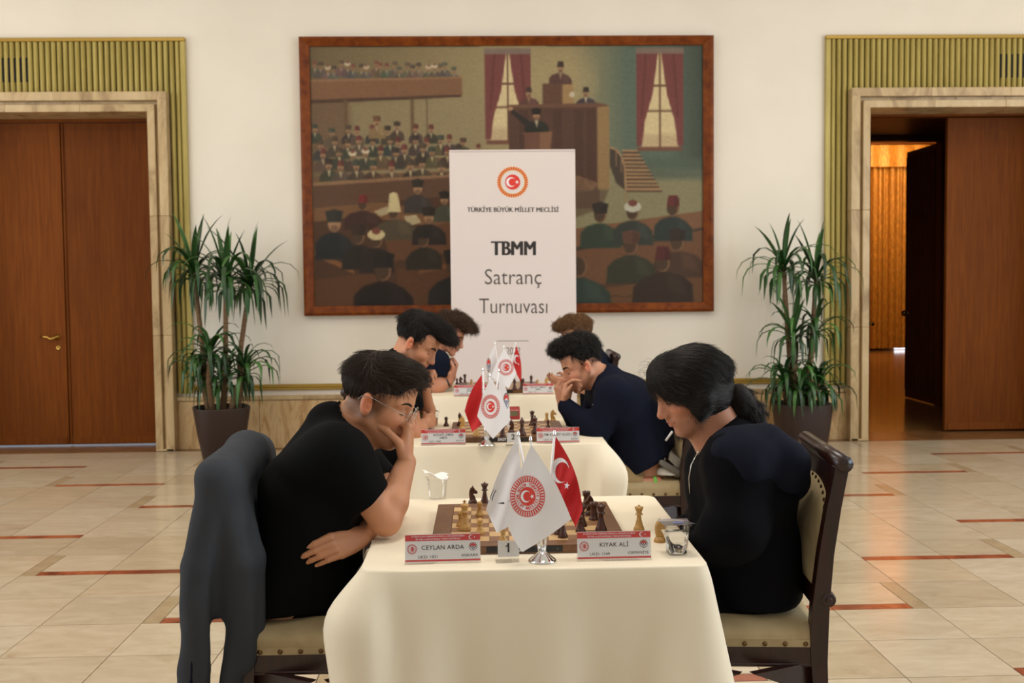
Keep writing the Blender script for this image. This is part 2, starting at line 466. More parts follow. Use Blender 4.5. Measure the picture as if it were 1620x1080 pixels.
Yend = 9.21; cw = .18
for j in range(-21, 13):
    ya, yb = Y0+j*DY, min(Y0+(j+1)*DY, Yend)
    for i in range(-13, 22):
        xa, xb = X0+i*DX, X0+(i+1)*DX
        if xb > XR or xa < XL: continue
        lo = y_lo = ya; x_lo, x_hi = xa, xb; red = beige = None
        L = lambda a, b: a % 2 == 0 and b % 2 == 1 and (a+b) % 4 == 1 and a <= 3
        Rr = lambda a, b: a % 2 == 0 and b % 2 == 1 and (a-b) % 4 == 3 and a >= 5
        if L(i, j): beige = (xa, ya, xa+cw*DX, yb); red = (xa+cw*DX, ya, xb, ya+cw*DY); x_lo = xa+cw*DX; y_lo = ya+cw*DY
        elif L(i-1, j): red = (xa, ya, xb, ya+cw*DY); y_lo = ya+cw*DY
        elif Rr(i+1, j): beige = (xb-cw*DX, ya, xb, yb); red = (xa, ya, xb-cw*DX, ya+cw*DY); x_hi = xb-cw*DX; y_lo = ya+cw*DY
        elif Rr(i+2, j): red = (xa, ya, xb, ya+cw*DY); y_lo = ya+cw*DY
        if in_view((xa+xb)/2, (ya+yb)/2) or in_view(xa, yb) or in_view(xb, yb):
            slab(floor, 'tile', x_lo, y_lo, x_hi, yb, 'marble_tile')
            if red: slab(floor, 'red_inlay', *red, 'inlay_red')
            if beige: slab(floor, 'beige_inlay', *beige, 'inlay_beige')
        else:
            g = .0021
            for r, mi in (((x_lo, y_lo, x_hi, yb), 0), (red, 1), (beige, 2)):
                if r: rest.box((r[0]+g, r[1]+g, -.008), (r[2]-g, r[3]-g, 0), mi)
o = rest.build('tile_field', ['marble_tile', 'inlay_red', 'inlay_beige'], floor, fix=False); o['kind'] = 'stuff'
MB().box((XL, Yend+.002, -.008), (XR, WY+.41, .001)).build('threshold', 'threshold_stone', floor)

DLX, DRX, HW = -3.783, 4.335, .897      # door centres and half opening
DH = 2.965
def struct(name, mb, mat, parent=None, **k):
    o = mb.build(name, mat, parent, **k); o['kind'] = 'structure'; return o
wb = MB()
for a, b in ((XL-.2, DLX-HW), (DLX+HW, DRX-HW), (DRX+HW, XR+.2)): wb.box((a, WY, -.1), (b, WY+.4, CEIL+.1))
for c in (DLX, DRX): wb.box((c-HW, WY, DH), (c+HW, WY+.4, CEIL+.1))
struct('wall_back', wb, 'wall_paint')
def side_wall(name, x, sgn):
    mb = MB(); z0, z1 = .85, 3.85; ys = [YF-.2]
    for y in WINY: ys += [y-1.1, y+1.1]
    ys.append(WY)
    for k in range(0, len(ys), 2): mb.box((x, ys[k], -.1), (x+sgn*.35, ys[k+1], CEIL+.1))
    for y in WINY:
        mb.box((x, y-1.1, -.1), (x+sgn*.35, y+1.1, z0)); mb.box((x, y-1.1, z1), (x+sgn*.35, y+1.1, CEIL+.1))
    return struct(name, mb, 'wall_paint')
wl = side_wall('wall_left', XL, -1); wr = side_wall('wall_right', XR, 1)
mb = MB(); xs = [XL]
for x in (-3.2, 0, 3.2): xs += [x-1.1, x+1.1]
xs.append(XR)
for k in range(0, len(xs), 2): mb.box((xs[k], YF-.35, -.1), (xs[k+1], YF, CEIL+.1))
for x in (-3.2, 0, 3.2):
    mb.box((x-1.1, YF-.35, -.1), (x+1.1, YF, .85)); mb.box((x-1.1, YF-.35, 3.85), (x+1.1, YF, CEIL+.1))
struct('wall_front', mb, 'wall_paint')
struct('ceiling', MB().box((XL-.3, YF-.3, CEIL), (XR+.3, WY, CEIL+.2)), 'ceiling_paint')
k = 0
def window(n, fn):
    """fn maps (across, depth, z) to the wall"""
    def B(a, b, mb):
        p = [fn(*a), fn(*b)]; mb.box([min(q) for q in zip(*p)], [max(q) for q in zip(*p)])
    mb = MB()
    for a in (-1.1, 1.02): B((a, .1, .85), (a+.08, .18, 3.85), mb)
    for z in (.85, 2.85, 3.77): B((-1.02, .1, z), (1.02, .18, z+.08), mb)
    B((-.04, .1, .93), (.04, .18, 3.77), mb)
    o = struct('window_%d' % n, mb, plain('window_paint', (235, 228, 214), .5))
    pm = MB(); B((-1.02, .135, .93), (1.02, .145, 3.77), pm); pm.build('pane', 'clear_plastic', o)
n = 1
for y in WINY:
    window(n, lambda a, d, z, y=y: (XR+d+.05, y+a, z)); window(n+1, lambda a, d, z, y=y: (XL-d-.05, y+a, z)); n += 2
for x in (-3.2, 0, 3.2): window(n, lambda a, d, z, x=x: (x+a, YF-d-.05, z)); n += 1

# dado of marble panels with a cap, gilt chair rail above
sL, sR = DLX+1.214, DRX-1.27            # outer edges of the reeded surrounds
dado = struct('baseboard_back', MB().box((DLX+1.05, WY-.008, 0), (DRX-1.06, WY, .47)), 'marble_dado')
xs = [DLX+1.05, -2.0, -1.05, -.1, .85, 1.72, 2.5, DRX-1.06]
for a, b in zip(xs[:-1], xs[1:]):
    MB().box((a+.002, WY-.03, 0), (b-.002, WY-.006, .427), 0, .003).build('dado_panel', 'marble_dado', dado)
    MB().box((a+.001, WY-.042, .430), (b-.001, WY-.006, .468), 0, .006).build('dado_cap', 'marble_jamb', dado)
rail = struct('trim_1', MB().box((sL, WY-.022, .535), (sR, WY, .568), 0, .006).box((sL, WY-.03, .518), (sR, WY, .536), 0, .005), 'gold_trim')

def surround(nm, c, jin, jout, flo, side_z, vent):
    """reeded gilt surround and stepped marble frame of one doorway"""
    a, b = c-flo, c+flo
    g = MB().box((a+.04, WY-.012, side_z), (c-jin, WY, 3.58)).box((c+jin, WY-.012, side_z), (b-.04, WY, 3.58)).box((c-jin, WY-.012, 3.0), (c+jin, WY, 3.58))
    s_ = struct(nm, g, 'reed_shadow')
    MB().box((a, WY-.045, 3.577), (b, WY, 3.612), 0, .006).build('top_moulding', 'gold_trim', s_)
    for x in (a, b-.045): MB().box((x, WY-.045, side_z), (x+.045, WY, 3.577), 0, .006).build('side_moulding', 'gold_reed', s_)
    n = int((2*flo-.09)/.0505); p = (2*flo-.09)/n
    lens = {}
    for k in range(n):
        x = a+.045+(k+.5)*p
        z0 = side_z if abs(x-c) > jout-.01 else 3.12
        if z0 not in lens:
            r = p*.42
            prof = [(-r, 0), (-r*.92, -.016), (-r*.5, -.029), (0, -.033), (r*.5, -.029), (r*.92, -.016), (r, 0)]
            lens[z0] = MB().prism(prof, 0, 3.575-z0, 2, smooth=False).mesh('reed', 'gold_reed')
            bm = bmesh.new(); bm.from_mesh(lens[z0]); bmesh.ops.recalc_face_normals(bm, faces=bm.faces); bm.to_mesh(lens[z0]); bm.free()
        o = link(bpy.data.objects.new('reed', lens[z0]), s_); o.location = (x, WY-.011, z0)
        if vent[0] < x-p/2 < vent[1]:
            MB().box((x-p/2-.010, WY-.034, 3.234), (x-p/2+.010, WY-.008, 3.44)).build('vent_slot_shade', 'slot_shade_black', s_)  # solid black box imitates the shade inside an open vent slot
    return s_
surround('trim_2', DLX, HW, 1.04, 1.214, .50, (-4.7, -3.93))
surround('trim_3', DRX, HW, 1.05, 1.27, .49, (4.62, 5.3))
def marble_frame(nm, c, jo):
    f = struct(nm, MB().box((c-jo+.012, WY-.13, .005), (c-HW-.001, WY+.05, .02)).box((c+HW+.001, WY-.13, .005), (c+jo-.012, WY+.05, .02)), 'marble_jamb')
    yf = WY-.13; t = jo-HW
    for sg in (-1, 1):
        def X(q): return c+sg*(HW+(q if q > 0 else -.004))
        for zz0, zz1 in ((0, 1.02), (1.021, 2.06), (2.061, DH)):
            for q0, q1, y in ((0, t*.36, yf+.015), (t*.36, t*.55, yf+.055), (t*.55, t, yf)):
                MB().box((min(X(q0), X(q1)), y, zz0), (max(X(q0), X(q1)), WY+.28, zz1+(q1*1.0 if zz1 == DH else 0)), 0, .004).build('jamb_block', 'marble_jamb', f)
    for q0, q1, y in ((-.004, t*.36, yf+.015), (t*.36, t*.55, yf+.055), (t*.55, t, yf)):
        for k in range(3):
            xa = c-HW-q1+(2*HW+2*q1)*k/3; xb = c-HW-q1+(2*HW+2*q1)*(k+1)/3
            MB().box((xa+.0002, y-.0005, DH+q0), (xb-.0002, WY+.28, DH+q1), 0, .004).build('lintel_block', 'marble_jamb', f)
    return f
marble_frame('trim_4', DLX, 1.063); marble_frame('trim_5', DRX, 1.065)

# left doorway: both leaves shut
def lever(parent, x, y, z, sg, name='door_handle', mat='brass'):
    """rose, neck and bent lever pointing to -x (sg=-1) on a leaf facing -y"""
    mb = MB().lathe([(0, 0), (.026, 0), (.026, .006), (.012, .01), (.010, .045), (0, .045)], 16, (x, y, z), R=rotx(PI/2))
    mb.tube([(x, y-.045, z), (x+sg*.02, y-.05, z-.012), (x+sg*.05, y-.05, z-.016), (x+sg*.075, y-.05, z+.002), (x+sg*.14, y-.05, z+.006)], [.011, .012, .011, .010, .008])
    return mb.build(name, mat, parent)
d1 = struct('door_1', MB().box((DLX-HW, WY+.27, 2.93), (DLX+HW, WY+.40, DH)).box((DLX-.012, WY+.30, .012), (DLX+.012, WY+.33, 2.93)), 'door_wood')
for sg in (-1, 1):
    xa, xb = sorted((DLX+sg*.004, DLX+sg*HW))
    lf = MB().box((xa+.004, WY+.27, .014), (xb-.004, WY+.32, 2.926), 0, .004).build('door_leaf', 'door_wood', d1)
    MB().box((xa+.02, WY+.262, .02), (xb-.02, WY+.272, .085), 0, .002).build('kick_strip', 'door_wood', lf)
    if sg < 0:
        lever(lf, DLX-.085, WY+.27, 1.0, -1)
        MB().lathe([(0, 0), (.022, 0), (.022, .006), (.008, .008), (.008, .004), (0, .004)], 14, (DLX-.08, WY+.27, .90), R=rotx(PI/2)).build('keyhole_plate', 'brass', lf)
MB().box((DLX+.004, WY+.258, .02), (DLX+.024, WY+.275, 2.925), 0, .004).build('meeting_strip', 'door_wood', d1)

# right doorway: one leaf shut, one swung into the lobby behind
LY = WY+.40
d2 = struct('door_2', MB().box((DRX-HW, WY+.30, 2.945), (DRX+HW, WY+.42, DH)), 'door_wood')
lf = MB().box((DRX+.004, WY+.35, .014), (DRX+HW-.004, WY+.40, 2.94), 0, .004).build('door_leaf', 'door_wood', d2)
MB().box((DRX+.03, WY+.342, .02), (DRX+HW-.02, WY+.352, .085), 0, .002).build('kick_strip', 'door_wood', lf)
an = math.atan2(.76, .46)
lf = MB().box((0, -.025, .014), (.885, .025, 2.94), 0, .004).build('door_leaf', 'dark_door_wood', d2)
lf.location = (DRX-HW+.01, LY+.03, 0); lf.rotation_euler = (0, 0, an)
lever(lf, .82, -.025, 1.0, -1)
# lobby
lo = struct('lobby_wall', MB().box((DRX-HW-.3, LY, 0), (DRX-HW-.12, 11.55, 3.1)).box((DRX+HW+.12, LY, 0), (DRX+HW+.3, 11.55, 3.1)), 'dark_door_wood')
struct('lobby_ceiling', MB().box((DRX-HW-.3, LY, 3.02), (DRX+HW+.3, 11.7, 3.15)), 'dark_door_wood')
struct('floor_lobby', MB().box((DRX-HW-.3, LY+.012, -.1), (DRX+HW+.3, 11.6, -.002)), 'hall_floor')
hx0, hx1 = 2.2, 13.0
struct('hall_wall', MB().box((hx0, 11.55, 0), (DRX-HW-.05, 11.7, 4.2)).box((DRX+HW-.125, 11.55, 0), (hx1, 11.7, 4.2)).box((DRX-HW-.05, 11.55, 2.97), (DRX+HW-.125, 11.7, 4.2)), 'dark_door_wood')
struct('wall_hall_side', MB().box((hx0-.2, 11.6, 0), (hx0, 21.2, 4.2)).box((hx1, 11.6, 0), (hx1+.2, 21.2, 4.2)), 'hall_wall')
struct('wall_hall_back', MB().box((hx0, 21.0, 0), (hx1, 21.2, 4.2)), 'hall_wall')
struct('floor_hall', MB().box((hx0, 11.6, -.1), (hx1, 21.2, -.002)), 'hall_floor')
struct('ceiling_hall', MB().box((hx0, 11.55, 4.08), (hx1, 21.2, 4.25)), 'hall_ceiling')
# inner leaf of ribbed dark wood, swung into the hall
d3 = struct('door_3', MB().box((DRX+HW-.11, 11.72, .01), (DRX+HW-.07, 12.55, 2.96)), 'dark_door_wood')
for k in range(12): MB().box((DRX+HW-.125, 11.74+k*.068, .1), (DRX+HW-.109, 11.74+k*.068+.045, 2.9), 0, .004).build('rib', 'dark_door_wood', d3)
MB().lathe([(0, 0), (.03, 0), (.03, .008), (.014, .014), (.014, .04), (.034, .05), (.036, .07), (.02, .085), (0, .088)], 16, (DRX+HW-.125, 12.42, 1.03), R=roty(-PI/2)).build('door_knob', 'brass', d3)
# gold curtain with a valance, daylight under its hem
wd = struct('window_10', MB().box((7.0, 20.9, 0), (9.6, 20.96, 3.9)), 'hall_wall'); MB().box((8.3, 20.86, .01), (8.85, 20.9, .3)).build('pane', 'daylight_pane', wd)
MB().box((7.2, 20.86, 3.1), (7.62, 20.9, 3.6)).build('pane', 'daylight_pane', wd)
ct = empty('curtain', (8.3, 20.6, 0), label='gold pleated curtain with a valance in the far hall beyond the open door', cat='curtain')
def pleat(u, v):
    x = -.82+u*2.2; return (x, .06*math.sin(x*38+.6*math.sin(x*7))+.03*math.sin(x*91), .05+v*3.66)
MB().grid(pleat, 150, 3).build('drape', 'gold_curtain', ct, fix=False)
MB().grid(lambda u, v: (-1.6+u*3.2, -.22+.012*math.sin(u*60), 3.62+v*.42), 80, 2).build('valance', 'gold_curtain', ct, fix=False)
def pleat2(u, v):
    x = -1.5+u*.42; return (x, .05*math.sin(x*40), .05+v*2.66)
MB().grid(pleat2, 40, 3).build('side_drape', 'gold_curtain', ct, fix=False)
# ------------------------------------------------------------------ framed painting
class Canvas:
    """soft 2-D painter for the oil painting; coordinates in a 624 x 410 frame offset by (490, 72)"""
    def __init__(s, w, h, x0, y0, ss=1):
        s.x0, s.y0, s.ss = x0, y0, ss; s.W, s.H = int(w*ss), int(h*ss)
        s.a = np.zeros((s.H, s.W, 3), np.float32)
        s.Y, s.X = np.mgrid[0:s.H, 0:s.W].astype(np.float32)
        s.X = s.X/ss+x0; s.Y = s.Y/ss+y0
    def put(s, mask, col, al=1.0):
        c = np.array(col, np.float32); m_ = (np.clip(mask, 0, 1)*al)[..., None]; return m_, c
    def box(s, x0, y0, x1, y1, pad=4):
        i0 = max(0, int((x0-s.x0-pad)*s.ss)); i1 = min(s.W, int((x1-s.x0+pad)*s.ss)+1)
        j0 = max(0, int((y0-s.y0-pad)*s.ss)); j1 = min(s.H, int((y1-s.y0+pad)*s.ss)+1)
        return slice(j0, max(j1, j0)), slice(i0, max(i1, i0))
    def blend(s, sl, mask, col, al):
        m_ = (np.clip(mask, 0, 1)*al)[..., None]; c = np.array(col, np.float32)
        s.a[sl] = s.a[sl]*(1-m_)+c*m_
    def ell(s, x, y, rx, ry, col, al=1.0, soft=.8, rot=0):
        R_ = max(rx, ry); sl = s.box(x-R_, y-R_, x+R_, y+R_); dx = s.X[sl]-x; dy = s.Y[sl]-y
        if rot: c_, n_ = math.cos(rot), math.sin(rot); dx, dy = dx*c_+dy*n_, -dx*n_+dy*c_
        d = (1-np.sqrt((dx/rx)**2+(dy/ry)**2))*min(rx, ry); s.blend(sl, d/soft+.5, col, al)
    def poly(s, pts, col, al=1.0, soft=.8):
        xs = [p[0] for p in pts]; ys = [p[1] for p in pts]; sl = s.box(min(xs), min(ys), max(xs), max(ys))
        X, Y = s.X[sl], s.Y[sl]; ins = np.zeros(X.shape, bool); dm = np.full(X.shape, 1e9, np.float32)
        n = len(pts)
        for i in range(n):
            x1, y1 = pts[i]; x2, y2 = pts[(i+1) % n]
            if y1 != y2:
                c_ = ((y1 > Y) != (y2 > Y)) & (X < (x2-x1)*(Y-y1)/(y2-y1)+x1); ins ^= c_
            t = np.clip(((X-x1)*(x2-x1)+(Y-y1)*(y2-y1))/((x2-x1)**2+(y2-y1)**2+1e-9), 0, 1)
            dm = np.minimum(dm, np.hypot(X-x1-t*(x2-x1), Y-y1-t*(y2-y1)))
        s.blend(sl, np.where(ins, dm, -dm)/soft+.5, col, al)
    def line(s, pts, w_, col, al=1.0):
        for (x1, y1), (x2, y2) in zip(pts[:-1], pts[1:]):
            l_ = math.hypot(x2-x1, y2-y1)+1e-6; nx, ny = -(y2-y1)/l_*w_/2, (x2-x1)/l_*w_/2
            s.poly([(x1+nx, y1+ny), (x2+nx, y2+ny), (x2-nx, y2-ny), (x1-nx, y1-ny)], col, al)
rg = random.Random(5)
cv = Canvas(624, 414, 489, 71)
X, Y = cv.X, cv.Y
t = np.clip((X-489)/300, 0, 1)[..., None]; base = np.array([104, 86, 58])*(1-t)+np.array([150, 132, 90])*t
t = np.clip((X-900)/90, 0, 1)[..., None]; base = base*(1-t)+np.array([82, 98, 84])*t
t = np.clip((X-1055)/50, 0, 1)[..., None]; base = base*(1-t)+np.array([60, 70, 60])*t
cv.a[:] = base
cv.ell(880, 125, 60, 40, (164, 146, 98), .5, 30)
cv.poly([(489, 150), (545, 150), (560, 240), (489, 240)], (104, 70, 52), .5, 12)
cv.poly([(550, 158), (765, 150), (765, 290), (550, 290)], (140, 124, 88), .6, 14)
cv.poly([(905, 262), (1113, 268), (1113, 400), (905, 400)], (132, 124, 88), .95, 8)
cv.poly([(1020, 250), (1113, 250), (1113, 284), (1020, 284)], (74, 88, 74), .8, 10)
def man(x, y, r, coat, hat, hatc, face=1, shirt=None, al=1.0, back=False, wide=1.0):
    """head of radius r at (x, y); hat: 'fez', 'kalpak', 'turban', 'tall', ''"""
    sk = (158, 116, 80) if not back else (116, 82, 56)
    w_ = r*2.3*wide; tl = rg.uniform(-.5, .5)*r; coat = tuple(v*rg.uniform(.85, 1.12) for v in coat)
    cv.poly([(x-w_, y+r*4.4), (x-w_*.95, y+r*2.5+tl*.5), (x-w_*.66, y+r*1.65+tl*.4), (x-r*.5, y+r*1.1), (x+r*.5, y+r*1.1), (x+w_*.66, y+r*1.65-tl*.4), (x+w_*.95, y+r*2.5-tl*.5), (x+w_, y+r*4.4)], coat, al, .8+r*.2)
    cv.poly([(x+r*.5, y+r*1.3), (x+w_*.6, y+r*1.8-tl*.4), (x+w_*.8, y+r*3.6), (x+r*.7, y+r*3.2)], tuple(min(255, v*1.22+6) for v in coat), al*.55, 1+r*.5)
    if shirt: cv.poly([(x-r*.42, y+r*1.1), (x+r*.42, y+r*1.1), (x+r*.1, y+r*2.9)], shirt, al*.9)
    cv.ell(x, y, r*.78, r*1.02, sk, al)
    if not back and r > 3: cv.ell(x, y+r*.55, r*.5, r*.42, (88, 62, 46), al*.6)
    if back: cv.ell(x-face*r*.15, y-r*.05, r*.72, r*.95, tuple(v*.5 for v in sk), al*.8)
    hd = tuple(v*.72 for v in hatc)
    if hat == 'fez': cv.poly([(x-r*.85, y-r*.3), (x-r*.62, y-r*1.75), (x+r*.62, y-r*1.75), (x+r*.85, y-r*.3)], hatc, al)
    elif hat == 'kalpak': cv.poly([(x-r*.85, y-r*.2), (x-r*1.1, y-r*1.5), (x, y-r*1.8), (x+r*1.1, y-r*1.5), (x+r*.85, y-r*.2)], hatc, al)
    elif hat == 'turban':
        cv.ell(x, y-r*.75, r*1.15, r*.72, hatc, al); cv.ell(x, y-r*1.25, r*.6, r*.45, (110, 56, 44), al)
    elif hat == 'tall': cv.poly([(x-r*1.0, y-r*.1), (x-r*.75, y-r*3.0), (x, y-r*3.3), (x+r*.6, y-r*3.0), (x+r*1.1, y-r*.1)], hatc, al)
    if hat in ('fez', 'kalpak'): cv.poly([(x+r*.1, y-r*.25), (x+r*.2, y-r*1.6), (x+r*.9, y-r*1.4), (x+r*.85, y-r*.25)], hd, al*.5)
coats = [(58, 52, 44), (66, 50, 40), (48, 52, 46), (78, 66, 52), (56, 44, 38)]
hats = [((92, 40, 34), 'fez'), ((52, 42, 34), 'kalpak'), ((74, 60, 46), 'kalpak'), ((196, 182, 150), 'turban'), ((104, 48, 40), 'fez'), ((60, 66, 54), 'kalpak')]
# gallery
for k in range(22):
    hc, hk = rg.choice(hats); man(497+k*10.3+rg.uniform(-3, 3), 103+rg.uniform(-7, 4)+k*.15, 4.2, tuple(v+24 for v in rg.choice(coats)), hk, tuple(v+14 for v in hc), shirt=(168, 148, 112), al=.75)
cv.poly([(489, 122), (727, 118), (728, 148), (489, 155)], (122, 82, 54)); cv.poly([(489, 122), (727, 118), (727, 121), (489, 126)], (138, 98, 66))
cv.poly([(489, 154), (726, 147), (726, 151), (489, 160)], (72, 48, 34))
for x in (543, 648): cv.poly([(x-3, 154), (x+3, 154), (x+3, 245), (x-3, 245)], (96, 72, 46), .9)
cv.poly([(670, 152), (672, 152), (672, 220), (670, 220)], (92, 68, 46), .9)
# benches of deputies
for row, (y0, n, r, dx) in enumerate(((203, 9, 5.0, 22), (222, 11, 5.4, 21), (240, 11, 5.8, 22), (262, 9, 6.6, 26))):
    if row >= 2: cv.poly([(489, y0+14), (735, y0+5), (735, y0+20), (489, y0+30)], (104, 70, 48), .85)
    for k in range(n):
        x = 497+k*dx+rg.uniform(-6, 6)+row*5; hc, hk = rg.choice(hats)
        if x > 728: continue
        man(x, y0+rg.uniform(-5, 5)-(x-490)*.012, r, rg.choice(coats), hk, hc, shirt=(190, 170, 126), al=.92)
man(592, 190, 6, (120, 96, 74), 'kalpak', (104, 70, 46), shirt=(150, 128, 96))
man(728, 224, 5, (70, 60, 48), 'kalpak', (84, 60, 44)); man(752, 233, 4.5, (74, 80, 66), 'fez', (98, 46, 40))
cv.poly([(489, 288), (735, 275), (735, 308), (489, 326)], (88, 58, 40)); cv.poly([(489, 285), (735, 272), (735, 277), (489, 291)], (134, 98, 66))
cv.poly([(489, 326), (735, 306), (735, 486), (489, 486)], (72, 44, 26))
cv.poly([(489, 326), (600, 317), (730, 345), (730, 370), (640, 350), (560, 340), (489, 348)], (118, 78, 46), .9)
cv.poly([(585, 332), (605, 324), (612, 334), (595, 340)], (168, 150, 112)); cv.poly([(632, 340), (652, 338), (660, 350), (640, 356)], (172, 154, 116))
cv.poly([(600, 370), (735, 345), (735, 395), (610, 412)], (96, 58, 34)); cv.poly([(489, 392), (552, 424), (552, 432), (489, 402)], (124, 76, 42))
cv.poly([(489, 440), (585, 430), (600, 486), (489, 486)], (88, 52, 28)); cv.poly([(620, 425), (735, 405), (735, 486), (620, 486)], (84, 50, 28))
cv.poly([(655, 424), (735, 412), (735, 420), (655, 432)], (116, 70, 38))
man(568, 321, 9, (52, 34, 26), 'fez', (118, 34, 32), back=True, wide=1.5)
man(655, 296, 9, (46, 52, 42), 'kalpak', (44, 38, 30), wide=1.1)
man(697, 314, 8, (58, 62, 44), 'kalpak', (36, 28, 22))
man(617, 334, 10, (70, 68, 46), 'tall', (198, 182, 132), back=True, wide=1.5)
man(672, 342, 10, (30, 26, 22), 'kalpak', (38, 30, 24), wide=1.2)
man(522, 351, 13, (30, 34, 32), 'kalpak', (44, 44, 38), wide=1.05)
man(560, 372, 12, (36, 28, 22), 'kalpak', (50, 36, 26), back=True)
man(588, 378, 12, (40, 30, 22), 'turban', (196, 178, 130), back=True)
man(663, 378, 11, (36, 28, 22), 'kalpak', (34, 28, 24), back=True, wide=1.15)
man(598, 426, 17, (24, 20, 17), 'kalpak', (30, 25, 21), back=True, wide=1.25)
man(712, 420, 16, (28, 27, 24), 'kalpak', (30, 25, 21), back=True, wide=1.2)
# the rostrum
def window_p(x, y0, y1, wd):
    cv.poly([(x-wd*.42, y0), (x+wd*.42, y0), (x+wd*.42, y1), (x-wd*.42, y1)], (206, 184, 134))
    cv.poly([(x-wd*.42, y1-22), (x+wd*.42, y1-22), (x+wd*.42, y1), (x-wd*.42, y1)], (178, 150, 112), .7, 6)
    for q in ((x, y0, x, y1), (x-wd*.42, y0+(y1-y0)*.36, x+wd*.42, y0+(y1-y0)*.36), (x-wd*.42, y0+(y1-y0)*.62, x+wd*.42, y0+(y1-y0)*.62)):
        cv.line([(q[0], q[1]), (q[2], q[3])], 3.2, (104, 70, 48))
    for sg in (-1, 1):
        cv.poly([(x+sg*2, y0), (x+sg*wd*.52, y0), (x+sg*wd*.52, y1-4), (x+sg*wd*.40, y1-4), (x+sg*wd*.33, y0+(y1-y0)*.72), (x+sg*wd*.16, y0+(y1-y0)*.45)], (112, 54, 50))
        cv.line([(x+sg*wd*.3, y0), (x+sg*wd*.4, y1-50)], 4, (92, 40, 40), .6)
    cv.poly([(x-wd*.53, y0-4), (x+wd*.53, y0-4), (x+wd*.53, y0+5), (x-wd*.53, y0+5)], (120, 100, 88))
    cv.poly([(x-wd*.5, y1-2), (x+wd*.5, y1-2), (x+wd*.5, y1+4), (x-wd*.5, y1+4)], (110, 66, 50))
window_p(800, 78, 222, 70); window_p(1042, 78, 234, 72)
man(884, 106, 6.5, (74, 52, 42), 'fez', (58, 42, 36), shirt=(150, 120, 88), wide=1.25)
cv.poly([(855, 130), (887, 130), (887, 168), (855, 168)], (92, 58, 42)); cv.poly([(887, 131), (904, 131), (904, 166), (887, 166)], (154, 118, 72))
cv.ell(902, 148, 4.2, 4.5, (190, 176, 150))
man(833, 146, 6, (78, 56, 44), 'fez', (64, 46, 38), shirt=(140, 104, 72), wide=1.2); man(924, 146, 6, (62, 50, 48), 'fez', (52, 40, 36), shirt=(186, 170, 140), wide=1.2)
cv.poly([(801, 165), (890, 163), (945, 163), (945, 330), (801, 330)], (80, 50, 38)); cv.poly([(942, 163), (961, 167), (961, 300), (942, 300)], (142, 110, 66))
for x in (818, 872, 905, 925): cv.poly([(x, 172), (x+14, 172), (x+14, 290), (x, 290)], (70, 42, 33), .7, 2)
cv.poly([(798, 164), (945, 161), (962, 166), (945, 168), (798, 169)], (104, 68, 48))
man(845, 181, 7, (34, 28, 26), 'kalpak', (30, 24, 22), shirt=(190, 170, 136), wide=1.2)
cv.poly([(838, 192), (808, 172), (803, 168), (805, 176), (832, 202)], (36, 30, 27)); cv.ell(804, 170, 4, 3, (170, 130, 92))
cv.poly([(822, 208), (870, 206), (866, 212), (866, 242), (826, 242), (826, 213)], (104, 64, 48)); cv.poly([(850, 208), (870, 206), (866, 242), (850, 242)], (126, 84, 58))
# curved stair
for k in range(11):
    y = 236+k*6.2; cv.poly([(982+k*.6, y), (1006+k*3.6, y+1), (1008+k*3.6, y+3.6), (982+k*.6, y+3)], (164, 124, 82)); cv.poly([(982+k*.6, y+3), (1008+k*3.6, y+3.6), (1010+k*3.6, y+6.4), (982+k*.6, y+6)], (84, 58, 42))
rail_ = [(962, 232), (972, 236), (980, 246), (985, 262), (987, 300)]
cv.poly([(962, 232), (972, 236), (980, 246), (985, 262), (987, 302), (972, 290), (962, 262)], (58, 44, 36), .9)
cv.line(rail_, 3, (160, 122, 82))
for x, y in rail_[1:]: cv.line([(x, y), (x, y+26)], 1.6, (146, 110, 74))
for k in range(6): cv.poly([(905, 276+k*5), (930-k*2+14, 290+k*2), (930-k*2+14, 292+k*2), (905, 279+k*5)], (140, 104, 68), .8)
cv.poly([(905, 300), (960, 300), (948, 330), (905, 345)], (86, 66, 48), .7, 4)
# right hand benches
cv.poly([(905, 362), (1113, 335), (1113, 372), (905, 392)], (118, 78, 50)); cv.poly([(905, 392), (1113, 362), (1113, 374), (905, 402)], (60, 46, 34))
cv.poly([(905, 398), (1113, 366), (1113, 440), (905, 462)], (106, 68, 42)); cv.poly([(905, 462), (1113, 434), (1113, 486), (905, 486)], (100, 64, 36))
cv.poly([(905, 458), (1113, 430), (1113, 437), (905, 466)], (78, 50, 32))
man(946, 341, 12, (40, 54, 44), 'kalpak', (44, 34, 28), back=True, wide=1.2); man(998, 337, 12, (46, 48, 46), 'turban', (180, 178, 158), back=True, wide=1.2)
man(1063, 331, 12, (44, 44, 42), 'fez', (96, 36, 34), back=True, wide=1.15); man(1070, 386, 13, (62, 46, 36), 'kalpak', (46, 34, 28), back=True, wide=1.4)
man(995, 390, 14, (44, 52, 36), 'kalpak', (88, 56, 42), back=True, wide=1.25); man(912, 424, 16, (40, 56, 46), '', (0, 0, 0), back=True, wide=1.4)
man(1046, 418, 15, (42, 32, 28), 'fez', (82, 32, 32), back=True, wide=1.45)
cv.line([(955, 474), (972, 471), (984, 474), (996, 471)], 1.6, (50, 34, 22), .7)
a = cv.a
for _ in range(2): a = (a+np.roll(a, 1, 0)+np.roll(a, 1, 1)+np.roll(a, (1, 1), (0, 1)))/4
nz = np.random.RandomState(3).normal(0, 1, a.shape[:2]).astype(np.float32)
for _ in range(2): nz = (nz+np.roll(nz, 1, 1)+np.roll(nz, -1, 0)+np.roll(nz, 2, 1))/4
g_ = a.mean(-1, keepdims=True); a = g_+(a-g_)*.86
hz = np.array([98, 80, 54], np.float32); a = a*.93+hz*.07
